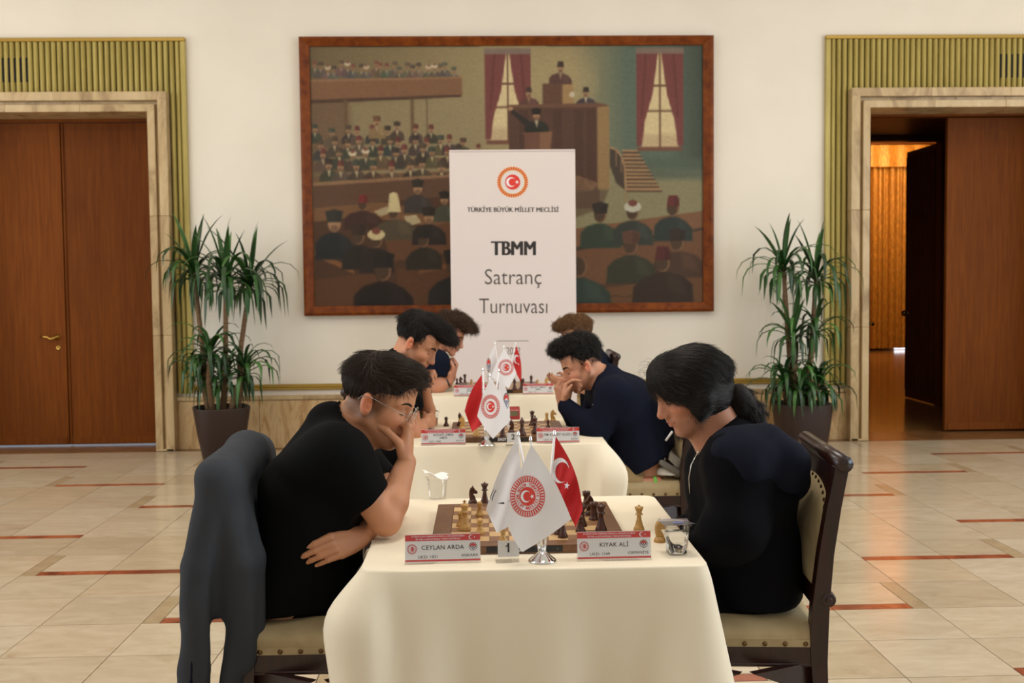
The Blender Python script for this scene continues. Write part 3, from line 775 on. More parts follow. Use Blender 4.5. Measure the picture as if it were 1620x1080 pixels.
wv_ = np.sin(cv.X*.9+3*np.sin(cv.Y*.07))*np.sin(cv.Y*1.3+2*np.sin(cv.X*.05)); a = np.clip(a*(1+.05*nz[..., None]+.02*wv_[..., None]), 0, 255)*1.04
px0, px1, pz0, pz1 = -1.492, 1.967, 1.259, 3.528
NX, NZ = 468, 310
def grid_object(name, NX, NZ, P, cols, mat, parent):
    me = bpy.data.meshes.new(name); nv = NX*NZ
    me.vertices.add(nv); me.vertices.foreach_set('co', P.astype(np.float32).ravel())
    i, j = np.meshgrid(np.arange(NX-1), np.arange(NZ-1)); b = (j*NX+i).ravel()
    q = np.stack([b, b+1, b+NX+1, b+NX], 1).astype(np.int32); nf = len(q)
    me.loops.add(nf*4); me.loops.foreach_set('vertex_index', q.ravel())
    me.polygons.add(nf); me.polygons.foreach_set('loop_start', np.arange(0, nf*4, 4, dtype=np.int32))
    me.update(calc_edges=True); at_ = me.color_attributes.new('Col', 'FLOAT_COLOR', 'POINT')
    c4 = np.ones((nv, 4), np.float32); c4[:, :3] = cols; at_.data.foreach_set('color', c4.ravel())
    me.materials.append(M[mat]); return link(bpy.data.objects.new(name, me), parent)
def slin(c):
    c = np.asarray(c, np.float32)/255; return np.where(c <= .04045, c/12.92, ((c+.055)/1.055)**2.4)
gx = np.linspace(0, 1, NX); gz = np.linspace(0, 1, NZ); GX, GZ = np.meshgrid(gx, gz)
jj = np.clip(((1-GZ)*(a.shape[0]-1)).round().astype(int), 0, a.shape[0]-1); ii = np.clip((GX*(a.shape[1]-1)).round().astype(int), 0, a.shape[1]-1)
pt = empty('painting', (.24, WY, 1.175), label='large framed oil painting of an assembly hall on the cream back wall', cat='painting')
P = np.stack([px0+GX*(px1-px0)-.24, np.full_like(GX, -.035), pz0+GZ*(pz1-pz0)-1.175], -1).reshape(-1, 3)
grid_object('canvas', NX, NZ, P, slin(a[jj, ii]).reshape(-1, 3), 'canvas', pt)
fx0, fx1, fz0, fz1 = -1.578-.24, 2.058-.24, 0, 2.432
ix0, ix1, iz0, iz1 = px0-.24, px1-.24, pz0-1.175, pz1-1.175
for o4, i4 in (([(fx0, fz0), (fx1, fz0)], [(ix1, iz0), (ix0, iz0)]), ([(fx1, fz0), (fx1, fz1)], [(ix1, iz1), (ix1, iz0)]), ([(fx1, fz1), (fx0, fz1)], [(ix0, iz1), (ix1, iz1)]), ([(fx0, fz1), (fx0, fz0)], [(ix0, iz0), (ix0, iz1)])):
    p4 = np.array(o4+i4); mid = [(p4[0]+p4[3])/2*.0+p4[0]*.72+p4[3]*.28, p4[1]*.72+p4[2]*.28]
    mb = MB(); Yb, Ym, Yi = -.004, -.078, -.05
    vs = [(p4[0][0], Yb, p4[0][1]), (p4[1][0], Yb, p4[1][1]), (p4[1][0], -.066, p4[1][1]), (p4[0][0], -.066, p4[0][1]),
          (mid[1][0], Ym, mid[1][1]), (mid[0][0], Ym, mid[0][1]), (p4[2][0], Yi, p4[2][1]), (p4[3][0], Yi, p4[3][1]), (p4[2][0], Yb, p4[2][1]), (p4[3][0], Yb, p4[3][1])]
    mb.add(vs, [(0, 1, 2, 3), (3, 2, 4, 5), (5, 4, 6, 7), (7, 6, 8, 9), (9, 8, 1, 0), (0, 3, 5, 7, 9), (1, 8, 6, 4, 2)])
    mb.build('frame_rail', 'frame_wood', pt)

# ------------------------------------------------------------------ tournament banner
BY = 8.5
bn = empty('roll_up_banner', (.25, BY, 0), label='white roll-up tournament banner standing in front of the painting', cat='banner')
bx0, bx1, bz1 = -.258-.25, .757-.25, 2.52
MB().box((bx0, -.004, .07), (bx1, .002, bz1-.012)).build('panel', 'banner_white', bn)
MB().box((bx0, -.012, bz1-.014), (bx1, .012, bz1), 0, .003).build('top_rail', 'banner_white', bn)
MB().box((bx0-.01, -.09, .012), (bx1+.01, .09, .075), 0, .012).box((bx0+.1, -.2, 0), (bx0+.14, .2, .014)).box((bx1-.14, -.2, 0), (bx1-.1, .2, .014)).build('base', 'steel', bn)
MB().tube([(0, .03, .07), (0, .022, bz1-.03)], .009).build('rear_pole', 'steel', bn)
def bfn(px, py, lift): p = at(px, -py, BY); return (p[0]-.25, -.0042-lift*.0004, p[2])
d = Decal(bfn)
def text_fit(d, txt, x0, y0, x1, y1, mat, bold=0, lift=1):
    """letters scaled to fill the box x0..x1, y0..y1 (y down, stored negated)"""
    v, f = text_tris(txt, 1.0, min(bold, 0)); xs = [p[0] for p in v]; ys = [p[1] for p in v]
    ax, bx, ay, by = min(xs), max(xs), min(ys), max(ys)
    for sh in ((-1, 0, 1) if bold > 0 else (0,)):
        e = abs(bold); d.quads([(x0+e+sh*e+(p[0]-ax)/(bx-ax)*(x1-x0-2*e), -(y1-(p[1]-ay)/(by-ay)*(y1-y0))) for p in v], f, mat, lift+sh*.3)
emblem(d, (811, -288), 25.5, 'print_red', 'print_gold', 38, lift=1)
text_fit(d, 'TÜRKİYE BÜYÜK MİLLET MECLİSİ', 739, 325.5, 884, 335.2, 'print_black', .35)
text_fit(d, 'TBMM', 776.5, 381.5, 848, 403.5, 'print_black', 1.3)
text_fit(d, 'Satranç', 767, 425.5, 856.5, 455.5, 'print_grey', -.004)
text_fit(d, 'Turnuvası', 758, 472, 866, 495.5, 'print_grey', -.004)
d.rect(786, -539.4, 836, -538.6, 'print_grey'); text_fit(d, '2022', 801, 549, 823, 560.5, 'print_grey', -.004)
d.build('print', bn)

# ------------------------------------------------------------------ potted plants
def superell(n, r, k=3.2):
    out = []
    for i in range(n):
        a_ = 2*PI*i/n+PI/4; c_, s_ = math.cos(a_), math.sin(a_); q = (abs(c_)**k+abs(s_)**k)**(-1/k); out.append((r*c_*q, r*s_*q))
    return out
def planter(x, y, rz, rt, rb, h, label, heads, seed, rim=.0):
    rn = random.Random(seed)
    t = empty('potted_plant', (x, y, 0), rz, label=label, cat='plant', group='potted plants by the doorways')
    mb = MB(); n = 40; prof = [(rb*.96, 0), (rb, .012), (rb+(rt-rb)*.55, h*.5), (rt, h-.01), (rt*.995, h), (rt*.93, h), (rt*.91, h-.05), (0.0, h-.05)]
    vs = []; fs = []
    for r, z in prof:
        vs += [(p[0], p[1], z) for p in superell(n, max(r, 1e-4))]
    for j in range(len(prof)-1):
        for i in range(n): k = (i+1) % n; fs.append((j*n+i, j*n+k, (j+1)*n+k, (j+1)*n+i))
    fs.append(tuple(range(n))[::-1])
    mb.add(vs, fs, 0, True); o = mb.build('pot', 'pot_brown', t, bevel=0)
    mb = MB(); mb.lathe([(0.001, h-.03), (rt*.5, h-.028), (rt*.9, h-.04)], 24); mb.build('soil', 'soil', t)
    Rz = rotz(-rz)
    for hx, hz, hy, nl, L, up in heads:
        top = Rz @ np.array([hx-x, hy, 0]); top[2] = hz
        root = np.array([top[0]*.45+rn.uniform(-.03, .03), top[1]*.4, h-.05])
        midp = (root+top)/2+np.array([rn.uniform(-.03, .03), rn.uniform(-.03, .03), 0])
        MB().tube([root, midp*.5+root*.5+[0, 0, .0], midp, top*.6+midp*.4, top+[0, 0, .03]], [.026, .024, .022, .02, .014], 9).build('cane', 'plant_cane', t)
        for k in range(nl):
            az = k*2.39996+rn.uniform(-.3, .3); f = k/nl
            el = math.radians(84-80*f**.75+rn.uniform(-10, 10)); ln = L*rn.uniform(.75, 1.12)*(.75+.35*math.sin(PI*min(f+.15, 1)))
            droop = rn.uniform(1.1, 2.1)*(.2 if (up and f < .14) else 1)*(.8+.9*f)
            wd = rn.uniform(.032, .046)*(1.25 if (up and f < .2) else 1); mb = MB(); vs = []; fs = []; N = 7
            p = top+np.array([0, 0, .03-.10*f]); e = el
            ca, sa = math.cos(az), math.sin(az)
            for i in range(N+1):
                s_ = i/N; w_ = wd*(.55+.9*s_ if s_ < .4 else (.91 if s_ < .5 else .91*(1-((s_-.5)/.5)**1.6)))+.0012
                tg = np.array([math.cos(e)*ca, math.cos(e)*sa, math.sin(e)]); sd = np.array([-sa, ca, 0]); up_ = np.cross(tg, sd)*-1
                vs += [p-sd*w_*.5+up_*w_*.22, p, p+sd*w_*.5+up_*w_*.22]
                p = p+tg*ln/N; e = max(e-droop*2.3*(s_+.2)/N*1.6, -1.52)
            for i in range(N): fs += [(3*i, 3*i+1, 3*i+4, 3*i+3), (3*i+1, 3*i+2, 3*i+5, 3*i+4)]
            mb.add(vs, fs, 0, True); mb.build('leaf', 'leaf_green', t, fix=False)
    return t
def H_(px, py, dy=0, n=26, L=.42, up=False):
    p = at(px, py, 8.9+dy); return (p[0], p[2], dy, n, L, up)
planter(-2.222, 8.88, .35, .232, .165, .43, 'bushy dracaena in a tapered brown planter to the right of the closed double door',
        [H_(308, 432, .05, 42, .54, True), H_(358, 445, -.05, 44, .60, True), H_(396, 450, .06, 40, .56, True), H_(333, 560, -.12, 36, .46), H_(388, 585, -.06, 34, .46), H_(352, 600, .08, 34, .46), H_(318, 590, .0, 26, .42)], 3)
planter(2.73, 8.88, .1, .235, .19, .395, 'sparser dracaena in a rounded dark planter beside the open doorway',
        [H_(1238, 424, 0, 34, .54, True), H_(1290, 440, .05, 34, .56, True), H_(1254, 530, -.1, 30, .46, True), H_(1290, 520, .0, 22, .44), H_(1240, 605, -.06, 36, .46), H_(1294, 610, -.04, 34, .46), H_(1266, 612, -.1, 30, .44)], 9)
# ------------------------------------------------------------------ tables and cloths
TZ = .727                                # top of the cloth
TABLES = [(-.325, 2.65), (-.345, 4.69), (-.352, 6.71)]
TW = .90; TD = .89
def on(px, py, z=TZ):
    d = CF*F_PX + CR*(px-810-SX) - CU*(py-540-SY)
    t = (z-CAM_H)/d[2]; return np.array([d[0]*t, d[1]*t, z])
WHICH = ['nearest', 'middle', 'farthest']
def smooth(a, b, x): t = min(max((x-a)/(b-a), 0), 1); return t*t*(3-2*t)
for k, (tx, ty) in enumerate(TABLES):
    t = empty('chess_table', (tx+TW/2, ty+TD/2, 0), label='square table under the white cloth in the %s row' % WHICH[k], cat='table', group='tables of the three boards')
    MB().box((-TW/2+.012, -TD/2+.012, TZ-.04), (TW/2-.012, TD/2-.012, TZ-.006), 0, .006).build('table_top', 'chair_wood', t)
    for sx in (-1, 1):
        for sy in (-1, 1): MB().box((sx*(TW/2-.08)-.025, sy*(TD/2-.08)-.025, 0), (sx*(TW/2-.08)+.025, sy*(TD/2-.08)+.025, TZ-.04), 0, .004).build('leg', 'chair_wood', t)
    # cloth: rings from the centre outwards over the rounded edge and down the folds
    rn = random.Random(20+k); ph = [rn.uniform(0, 6.28) for _ in range(8)]
    hw, hd, rc = TW/2, TD/2, .035
    per = []
    N4 = 44
    def corner_pt(s_):      # s_ in 0..4 around the rounded rectangle, returns point, normal
        side = int(s_) % 4; f = s_-int(s_)
        cs = [(-hw, -hd), (hw, -hd), (hw, hd), (-hw, hd)]; a_, b_ = np.array(cs[side]), np.array(cs[(side+1) % 4])
        n_ = np.array([(0, -1), (1, 0), (0, 1), (-1, 0)][side], float)
        p = a_+(b_-a_)*f; q = np.clip(p, [-hw+rc, -hd+rc], [hw-rc, hd-rc]); dlt = p-q
        if np.linalg.norm(dlt) > 1e-9 and abs(dlt[0]) > 1e-9 and abs(dlt[1]) > 1e-9:
            n_ = dlt/np.linalg.norm(dlt); p = q+n_*rc
        return p, n_
    S = []
    for side in range(4):
        for i in range(N4):
            f = i/N4; f = f-.11*math.sin(2*PI*f)/(1)*.9; S.append(side+f)      # denser at the corners
    nS = len(S); vs = []; fs = []
    inner = [.0, .35, .7, .9, .97, .99]
    for q in inner[1:]:
        for s_ in S:
            p, n_ = corner_pt(s_); p = p*q
            z = TZ+.0006*math.sin(p[0]*31+ph[0])*math.sin(p[1]*27+ph[1])
            if k == 0 and p[0] < -.2: z += .0026*math.sin(p[1]*60+p[0]*25)*smooth(-.2, -.38, p[0])*smooth(.05, -.25, p[1])
            vs.append((p[0], p[1], z))
    rows = [(0, 0, 0)]+[(.006*math.sin(a_), .006*(1-math.cos(a_)), 0) for a_ in (.5, 1.0, PI/2)]
    DROP = [.03, .06, .10, .15, .20, .26, .32, .38, .44, .50, .56, .62, .66]
    for (o_, dz, _) in rows[1:]:
        for s_ in S:
            p, n_ = corner_pt(s_); p = p*.99+n_*o_; vs.append((p[0], p[1], TZ-dz))
    for dr in DROP:
        for s_ in S:
            p, n_ = corner_pt(s_); side = int(s_) % 4; f = s_-int(s_); c0 = min(f, 1-f)
            corner = math.exp(-(c0/.10)**2)
            fold = math.sin(f*2*PI*2.5+ph[side])*.6+math.sin(f*2*PI*5.3+ph[side+4])*.35
            out = .006+dr*(.045+(.085 if side in (0, 2) else .05)*fold*(1-corner))+corner*dr*.19
            z = TZ-.006-dr
            if side in (1, 3):                                    # over the players' laps: short, then lying on the thighs
                lap = smooth(.12, .24, f)*smooth(.88, .76, f); lim = .10
                if dr > lim: z = z*(1-lap)+lap*(TZ-.006-lim-.05*(dr-lim)); out = out*(1-lap)+lap*(.006+.02+min(dr-lim, .10)*.30)
            if k == 0 and side in (3, 0):
                cc = s_ if s_ < 1 else s_-4                        # front left corner pushed out by the player's knee
                bump = max(0, 1-abs(cc+.04)/.13)
                out += bump*(.078*min(dr/.12, 1)-.11*max(0, min((dr-.12)/.3, 1)))
            if k == 1:
                cc = s_-1
                bump = max(0, 1-abs(cc-.0)/.10); out += bump*(.085*min(dr/.09, 1)-.12*max(0, min((dr-.15)/.25, 1)))
            p2 = p+n_*out; vs.append((p2[0], p2[1], z))
    vs.append((0, 0, TZ)); ci = len(vs)-1
    nr = (len(vs)-1)//nS
    for i in range(nS): fs.append((ci, i, (i+1) % nS))
    for r in range(nr-1):
        for i in range(nS): j = (i+1) % nS; fs.append((r*nS+i, (r+1)*nS+i, (r+1)*nS+j, r*nS+j))
    mb = MB(); mb.add(vs, fs, 0, True); o = mb.build('tablecloth', 'cloth_cream', None, (tx+TW/2, ty+TD/2, 0))
    sm = o.modifiers.new('subdivision', 'SUBSURF'); sm.levels = 1; sm.render_levels = 1
    tag(o, 'long cream tablecloth draped over the %s table' % WHICH[k] + (', its far right corner tucked up' if k == 1 else ''), 'tablecloth', 'tablecloths of the three tables')

# ------------------------------------------------------------------ chairs
def make_chair():
    """local frame: seat centre at the origin, sitter faces +x"""
    t = empty('dining_chair')
    w2 = .212; zs = .442
    def post(sy):
        # rear post: splayed leg, straight at the seat, raked back above
        prof = [(-.250, 0), (-.220, .25), (-.212, .40), (-.212, .48), (-.216, .56), (-.230, .70), (-.250, .83), (-.272, .945)]
        mb = MB(); hw = [.017, .019, .023, .025, .024, .021, .02, .019]
        vs = []; fs = []
        for (x, z), h in zip(prof, hw): vs += [(x-h, sy*w2-.02, z), (x+h, sy*w2-.02, z), (x+h, sy*w2+.02, z), (x-h, sy*w2+.02, z)]
        n = len(prof)
        for i in range(n-1):
            for q in range(4): r = (q+1) % 4; fs.append((4*i+q, 4*i+r, 4*i+4+r, 4*i+4+q))
        fs += [(3, 2, 1, 0), (4*n-4, 4*n-3, 4*n-2, 4*n-1)]
        mb.add(vs, fs)
        mb.lathe([(0, -.024), (.020, -.024), (.022, -.012), (.022, .012), (.020, .024), (0, .024)], 16, (-.236, sy*w2, .575), R=rotx(PI/2))
        mb.lathe([(0, -.022), (.009, -.022), (.009, -.028), (0, -.028)], 12, (-.236, sy*w2, .575), R=rotx(PI/2))
        return mb.build('rear_post', 'chair_wood', t, bevel=.003)
    def front(sy):
        mb = MB(); vs = []; fs = []
        for z, h in ((0, .015), (.2, .018), (.40, .022), (zs, .022)): vs += [(.205-h, sy*w2-h, z), (.205+h, sy*w2-h, z), (.205+h, sy*w2+h, z), (.205-h, sy*w2+h, z)]
        for i in range(3):
            for q in range(4): r = (q+1) % 4; fs.append((4*i+q, 4*i+r, 4*i+4+r, 4*i+4+q))
        fs += [(3, 2, 1, 0), (12, 13, 14, 15)]
        mb.add(vs, fs); return mb.build('front_leg', 'chair_wood', t, bevel=.003)
    for sy in (-1, 1): post(sy); front(sy)
    for sy in (-1, 1): MB().box((-.195, sy*w2-.014, zs-.052), (.19, sy*w2+.014, zs), 0, .003).box((-.195, sy*w2-.017, zs-.058), (.19, sy*w2+.017, zs-.048), 0, .003).build('side_rail', 'chair_wood', t)
    for sx in (-1, 1): MB().box((sx*.203-.013, -w2+.02, zs-.052), (sx*.203+.013, w2-.02, zs), 0, .003).build('cross_rail', 'chair_wood', t)
    for sx in (-1, 1):
        for sy in (-1, 1):
            mb = MB(); mb.prism([(0, 0), (.20*1, 0), (.012, -.085), (0, -.085)], -.012, .012, 1)
            o = mb.build('corner_bracket', 'chair_wood', t); o.location = (sx*.19, sy*(w2-.012), zs-.05); o.rotation_euler = (0, 0, (PI if sx > 0 else 0)+(-sx*sy*.5))
    # seat cushion
    def seat(u, v):
        return None
    n = 22; vs = []; fs = []
    ring = [(.232*sx_/(max(abs(sx_), abs(sy_))), (w2+.012)*sy_/(max(abs(sx_), abs(sy_)))) for sx_, sy_ in [(math.cos(2*PI*i/48+.0001), math.sin(2*PI*i/48+.0001)) for i in range(48)]]
    prof = [(1.0, zs+.001), (1.0, zs+.030), (.985, zs+.040), (.94, zs+.052), (.8, zs+.066), (.5, zs+.076), (.2, zs+.079)]
    for q, z in prof: vs += [(p[0]*q, p[1]*q, z) for p in ring]
    for j in range(len(prof)-1):
        for i in range(48): k = (i+1) % 48; fs.append((j*48+i, j*48+k, (j+1)*48+k, (j+1)*48+i))
    vs.append((0, 0, zs+.08)); fs += [(6*48+i, 6*48+(i+1) % 48, len(vs)-1) for i in range(48)]
    mb = MB(); mb.add(vs, fs, 0, True); st = mb.build('seat', 'linen', t)
    MB().box((-.2, -w2-.0135, zs-.002), (.225, -w2-.010, zs+.018)).box((-.2, w2+.010, zs-.002), (.225, w2+.0135, zs+.018)).box((.230, -w2, zs-.002), (.2345, w2, zs+.018)).build('welt', 'linen', st, kind='stuff')
    nail = MB().lathe([(0, .004), (.005, .003), (.0068, .001), (.0075, 0)][::-1], 10).mesh('nail', 'nail_bronze')
    def put_nail(p, R, par):
        o = link(bpy.data.objects.new('nail', nail), par); o.location = p; o.rotation_euler = R
    for i in range(8):
        x = -.175+i*.056
        put_nail((x, -w2-.0138, zs+.007), (PI/2, 0, 0), st); put_nail((x, w2+.0138, zs+.007), (-PI/2, 0, 0), st)
    for i in range(7): put_nail((.235, -.18+i*.06, zs+.007), (0, PI/2, 0), st)
    # back: frame slab with arched upholstered panel, rolled top rail
    A = np.array([-.216, .565]); B = np.array([-.272, .950]); ax = (B-A)/np.linalg.norm(B-A); nx = np.array([ax[1], -ax[0]]); Lb = np.linalg.norm(B-A)
    def bk(y, s_, o_): p = A+ax*s_+nx*o_; return (p[0], y, p[1])
    def slab_(y0, y1, s0, s1, o0, o1, mb):
        vs = [bk(y, s_, o_) for o_ in (o0, o1) for s_ in (s0, s1) for y in (y0, y1)]
        mb.add(vs, [(0, 1, 3, 2), (4, 6, 7, 5), (0, 4, 5, 1), (2, 3, 7, 6), (0, 2, 6, 4), (1, 5, 7, 3)])
    mb = MB(); slab_(-w2+.02, w2-.02, Lb-.10, Lb, -.012, .012, mb)
    mb.build('top_panel', 'chair_wood', t)
    MB().tube([bk(-w2-.024, Lb+.004, -.004), bk(w2+.024, Lb+.004, -.004)], .024, 16).build('top_rail', 'chair_wood', t)
    mb = MB(); slab_(-w2+.02, w2-.02, -.02, .03, -.012, .012, mb); mb.build('lower_rail', 'chair_wood', t)
    bw = w2-.024; arch = [(-bw, .03)]+[(bw, .03)]+[(bw*math.cos(a_), .235+.09*math.sin(a_)**.8) for a_ in [PI*i/14 for i in range(15)]]
    def puff(sg, name):
        vs = [bk(y, s_, sg*.012) for y, s_ in arch]; n = len(arch); cy, cs = 0, .17
        fs = []
        for q, o_ in ((.93, .020), (.75, .028), (.4, .034)): vs += [bk(cy+(y-cy)*q, cs+(s_-cs)*q, sg*o_) for y, s_ in arch]
        vs.append(bk(0, .17, sg*.036))
        for r in range(3):
            for i in range(n): j = (i+1) % n; fs.append((r*n+i, r*n+j, (r+1)*n+j, (r+1)*n+i))
        for i in range(n): fs.append((3*n+i, 3*n+(i+1) % n, 4*n))
        m_ = MB(); m_.add(vs, fs, 0, True); return m_.build(name, 'linen', t)
    bp = puff(1, 'back_cushion'); puff(-1, 'back_cover')
    mb = MB(); slab_(-w2+.02, w2-.02, .02, Lb-.10, -.012, .012, mb); mb.build('back_board', 'chair_wood', t)
    ang = math.atan2(nx[1], nx[0])
    for i in range(15):
        a_ = PI*i/14; y, s_ = bw*.95*math.cos(a_), .23+.09*math.sin(a_)**.8
        put_nail(bk(y, s_, .0165), (0, PI/2-ang, 0), bp)
    for i in range(7): put_nail(bk(-bw*.86+i*bw*.287, .043, .0165), (0, PI/2-ang, 0), bp)
    return t
CH = make_chair()
chairs = [(-.452, 3.085, 0, 'dark wooden chair with linen seat under the grey jacket, nearest table'),
          (.728, 3.075, PI-.08, 'dark wooden chair with beige studded back behind the long-haired player, nearest table'),
          (-.37, 5.12, 0, 'dark wooden chair of the player in black at the middle table, mostly hidden'),
          (.735, 5.12, PI, 'dark wooden chair at the middle table with a dark jacket over its back'),
          (-.38, 7.15, 0, 'dark wooden chair of the left player at the farthest table, hidden behind him'),
          (.61, 7.15, PI, 'dark wooden chair at the farthest table, only its top rail showing')]
for k, (x, y, a_, lb) in enumerate(chairs):
    o = CH if k == 0 else copy_tree(CH)
    o.location = (x, y, 0); o.rotation_euler = (0, 0, a_); tag(o, lb, 'chair', 'chairs at the chess tables')

# ------------------------------------------------------------------ chess boards
BS = .54; SQ = .0545
def make_board():
    t = empty('chess_board'); b2 = BS/2; s2 = SQ*4; zt = .0235
    MB().box((-b2+.002, -b2+.002, .001), (b2-.002, b2-.002, zt-.004)).build('base', 'board_walnut', t)
    for a_ in range(4):
        mb = MB(); pts = [(-b2, -b2), (b2, -b2), (s2+.001, -s2-.001), (-s2-.001, -s2-.001)]
        mb.prism([(p[0]*math.cos(a_*PI/2)-p[1]*math.sin(a_*PI/2), p[0]*math.sin(a_*PI/2)+p[1]*math.cos(a_*PI/2)) for p in pts], 0, zt, 2)
        mb.build('border', 'board_walnut', t, bevel=.0015)
    me = {c: MB().box((-SQ/2+.0004, -SQ/2+.0004, zt-.005), (SQ/2-.0004, SQ/2-.0004, zt-.0004)).mesh('square', 'square_'+c) for c in ('light', 'dark')}
    for i in range(8):
        for j in range(8):
            o = link(bpy.data.objects.new('square', me['light' if (i+j) % 2 else 'dark']), t); o.location = ((i-3.5)*SQ, (j-3.5)*SQ, 0)
    lb = MB().box((-.118, -b2-.0015, .004), (.0885, -b2+.001, .021)).build('label_strip', 'black_plastic', t)
    return t, lb
BD, strip = make_board()
def bl(u, v, lift): return (u, -BS/2-.0017-lift*.0002, .0125+v)
d = Decal(bl); d.text('DGT', (-.03, 0), .016, 'flag_white', .0006, 1.15); d.text('WHITE', (.035, 0), .007, 'print_grey'); d.disc((.075, 0), .003, 'print_grey'); d.build('print', strip)
boards = [(.119, 3.065), (.11, 5.03), (.10, 7.12)]
BZ = TZ+.0236
for k, (x, y) in enumerate(boards):
    o = BD if k == 0 else copy_tree(BD)
    o.location = (x, y, TZ+.0008); tag(o, 'walnut bordered wooden chess board on the %s table' % WHICH[k], 'chess board', 'chess boards')
# ------------------------------------------------------------------ chess pieces
def prof_base(r, h): return [(0, 0), (r, 0), (r, h*.05), (r*.93, h*.075), (r*.97, h*.10), (r*.86, h*.14), (r*.80, h*.16)]
def piece_mesh(kind, mat):
    mb = MB()
    if kind == 'pawn':
        r, h = .0135, .045; P_ = prof_base(r, h*1.2)+[(r*.62, h*.30), (r*.46, h*.46), (r*.40, h*.58), (r*.66, h*.61), (r*.60, h*.65)]
        P_ += [(r*.62*math.cos(a_), h*.81+r*.62*math.sin(a_)) for a_ in np.linspace(-.9, PI/2-.01, 8)]+[(0, h*.81+r*.62)]
        mb.lathe(P_, 18)
    elif kind == 'rook':
        r, h = .0155, .052; P_ = prof_base(r, h)+[(r*.70, h*.30), (r*.58, h*.6), (r*.58, h*.70), (r*.76, h*.73), (r*.72, h*.77), (r*.80, h*.80), (r*.82, h), (r*.55, h), (r*.52, h*.9), (0, h*.9)]
        mb.lathe(P_, 18)
    elif kind == 'bishop':
        r, h = .0150, .066; P_ = prof_base(r, h)+[(r*.62, h*.28), (r*.40, h*.48), (r*.36, h*.58), (r*.62, h*.60), (r*.50, h*.64), (r*.44, h*.66), (r*.58, h*.74), (r*.52, h*.82), (r*.30, h*.90), (r*.12, h*.93), (r*.22, h*.955), (r*.2, h*.985), (0, h)]
        mb.lathe(P_, 18)
    elif kind == 'queen':
        r, h = .0170, .080; P_ = prof_base(r, h)+[(r*.66, h*.25), (r*.44, h*.45), (r*.38, h*.60), (r*.70, h*.62), (r*.66, h*.65), (r*.50, h*.67), (r*.46, h*.72), (r*.74, h*.86), (r*.72, h*.89), (r*.50, h*.90), (r*.34, h*.94), (r*.14, h*.95), (r*.20, h*.975), (r*.12, h*.995), (0, h)]
        mb.lathe(P_, 18)
        for i in range(9): a_ = 2*PI*i/9; mb.lathe([(0, -.002), (.0022, 0), (.0012, .003), (0, .0035)], 6, (r*.68*math.cos(a_), r*.68*math.sin(a_), h*.885))
    elif kind == 'king':
        r, h = .0175, .084; P_ = prof_base(r, h)+[(r*.66, h*.24), (r*.45, h*.43), (r*.40, h*.57), (r*.72, h*.59), (r*.68, h*.62), (r*.52, h*.64), (r*.48, h*.68), (r*.70, h*.82), (r*.66, h*.85), (r*.34, h*.88), (r*.14, h*.89), (r*.14, h*.90), (0, h*.905)]
        mb.lathe(P_, 18); mb.box((-.0022, -.002, h*.89), (.0022, .002, h), 0, .0005); mb.box((-.0055, -.002, h*.935), (.0055, .002, h*.965), 0, .0005)
    elif kind == 'knight':
        r, h = .0155, .060; mb.lathe(prof_base(r, h)+[(r*.74, h*.2), (r*.5, h*.24), (0, h*.25)], 18)
        pl = [(-.009, .2), (.010, .2), (.009, .34), (.004, .46), (.002, .54), (.007, .55), (.0145, .54), (.0165, .60), (.0155, .66), (.008, .76), (.005, .86), (.002, .93), (-.0005, 1.0), (-.003, .91), (-.008, .84), (-.0115, .7), (-.0125, .52), (-.0115, .34)]
        n = len(pl); cx = -.001; vs = []; fs = []
        for q, y in ((.80, -.0070), (1, -.0045), (1, .0045), (.80, .0070)):
            vs += [(cx+(x-cx)*q, y, h*(.58+(z-.58)*q)) for x, z in pl]
        for s_ in range(3):
            for i in range(n): j = (i+1) % n; fs.append((s_*n+i, s_*n+j, (s_+1)*n+j, (s_+1)*n+i))
        fs += [tuple(range(n))[::-1], tuple(range(3*n, 4*n))]
        mb.add(vs, fs, 0, False)
    me = mb.mesh('chess_'+kind, mat); bm = bmesh.new(); bm.from_mesh(me); bmesh.ops.recalc_face_normals(bm, faces=bm.faces); bm.to_mesh(me); bm.free(); return me
PM = {(k_, c): piece_mesh(k_, 'piece_'+c) for k_ in ('pawn', 'rook', 'bishop', 'queen', 'king', 'knight') for c in ('light', 'dark')}
def piece(kind, c, px, py, z, label, rz=0, sc=1.0, snap=None):
    o = link(bpy.data.objects.new('chess_'+kind, PM[(kind, c)]))
    p = on(px, py, z); o.location = (p[0], p[1], z+.0003); o.rotation_euler = (0, 0, rz); o.scale = (sc,)*3
    return tag(o, label, 'chess piece', 'chess pieces')
P = piece
# nearest board
P('king', 'light', 735.5, 838, BZ, 'light wooden king with a cross finial on the left side of the nearest board', 0, 1.03)
P('pawn', 'light', 759.5, 844, BZ, 'light wooden pawn nearest the front beside the light king, nearest board')
P('pawn', 'light', 759, 816, BZ, 'light wooden pawn just behind the other pawn beside the light king, nearest board')
P('pawn', 'light', 796, 858, BZ, 'light wooden pawn under the tip of the left white flag, nearest board')
P('pawn', 'light', 729, 832, BZ, 'light wooden pawn hidden behind the light king, nearest board')
P('rook', 'dark', 928, 803, BZ, 'dark wooden rook farthest back on the right side of the nearest board', 0, 1.0)
P('knight', 'dark', 933, 814, BZ, 'dark wooden knight between two rooks on the nearest board', PI, 1.05)
P('rook', 'dark', 939.5, 822, BZ, 'dark wooden rook in front of the dark knight on the nearest board', 0, 1.02)
P('queen', 'dark', 951, 840, BZ, 'tall dark wooden queen beside the right border of the nearest board', 0, 1.02)
P('pawn', 'dark', 918.5, 841, BZ, 'dark wooden pawn below the red flag tip on the nearest board', 0, 1.1)
P('bishop', 'dark', 921, 832, BZ, 'dark wooden bishop half hidden by the red flag tip on the nearest board')
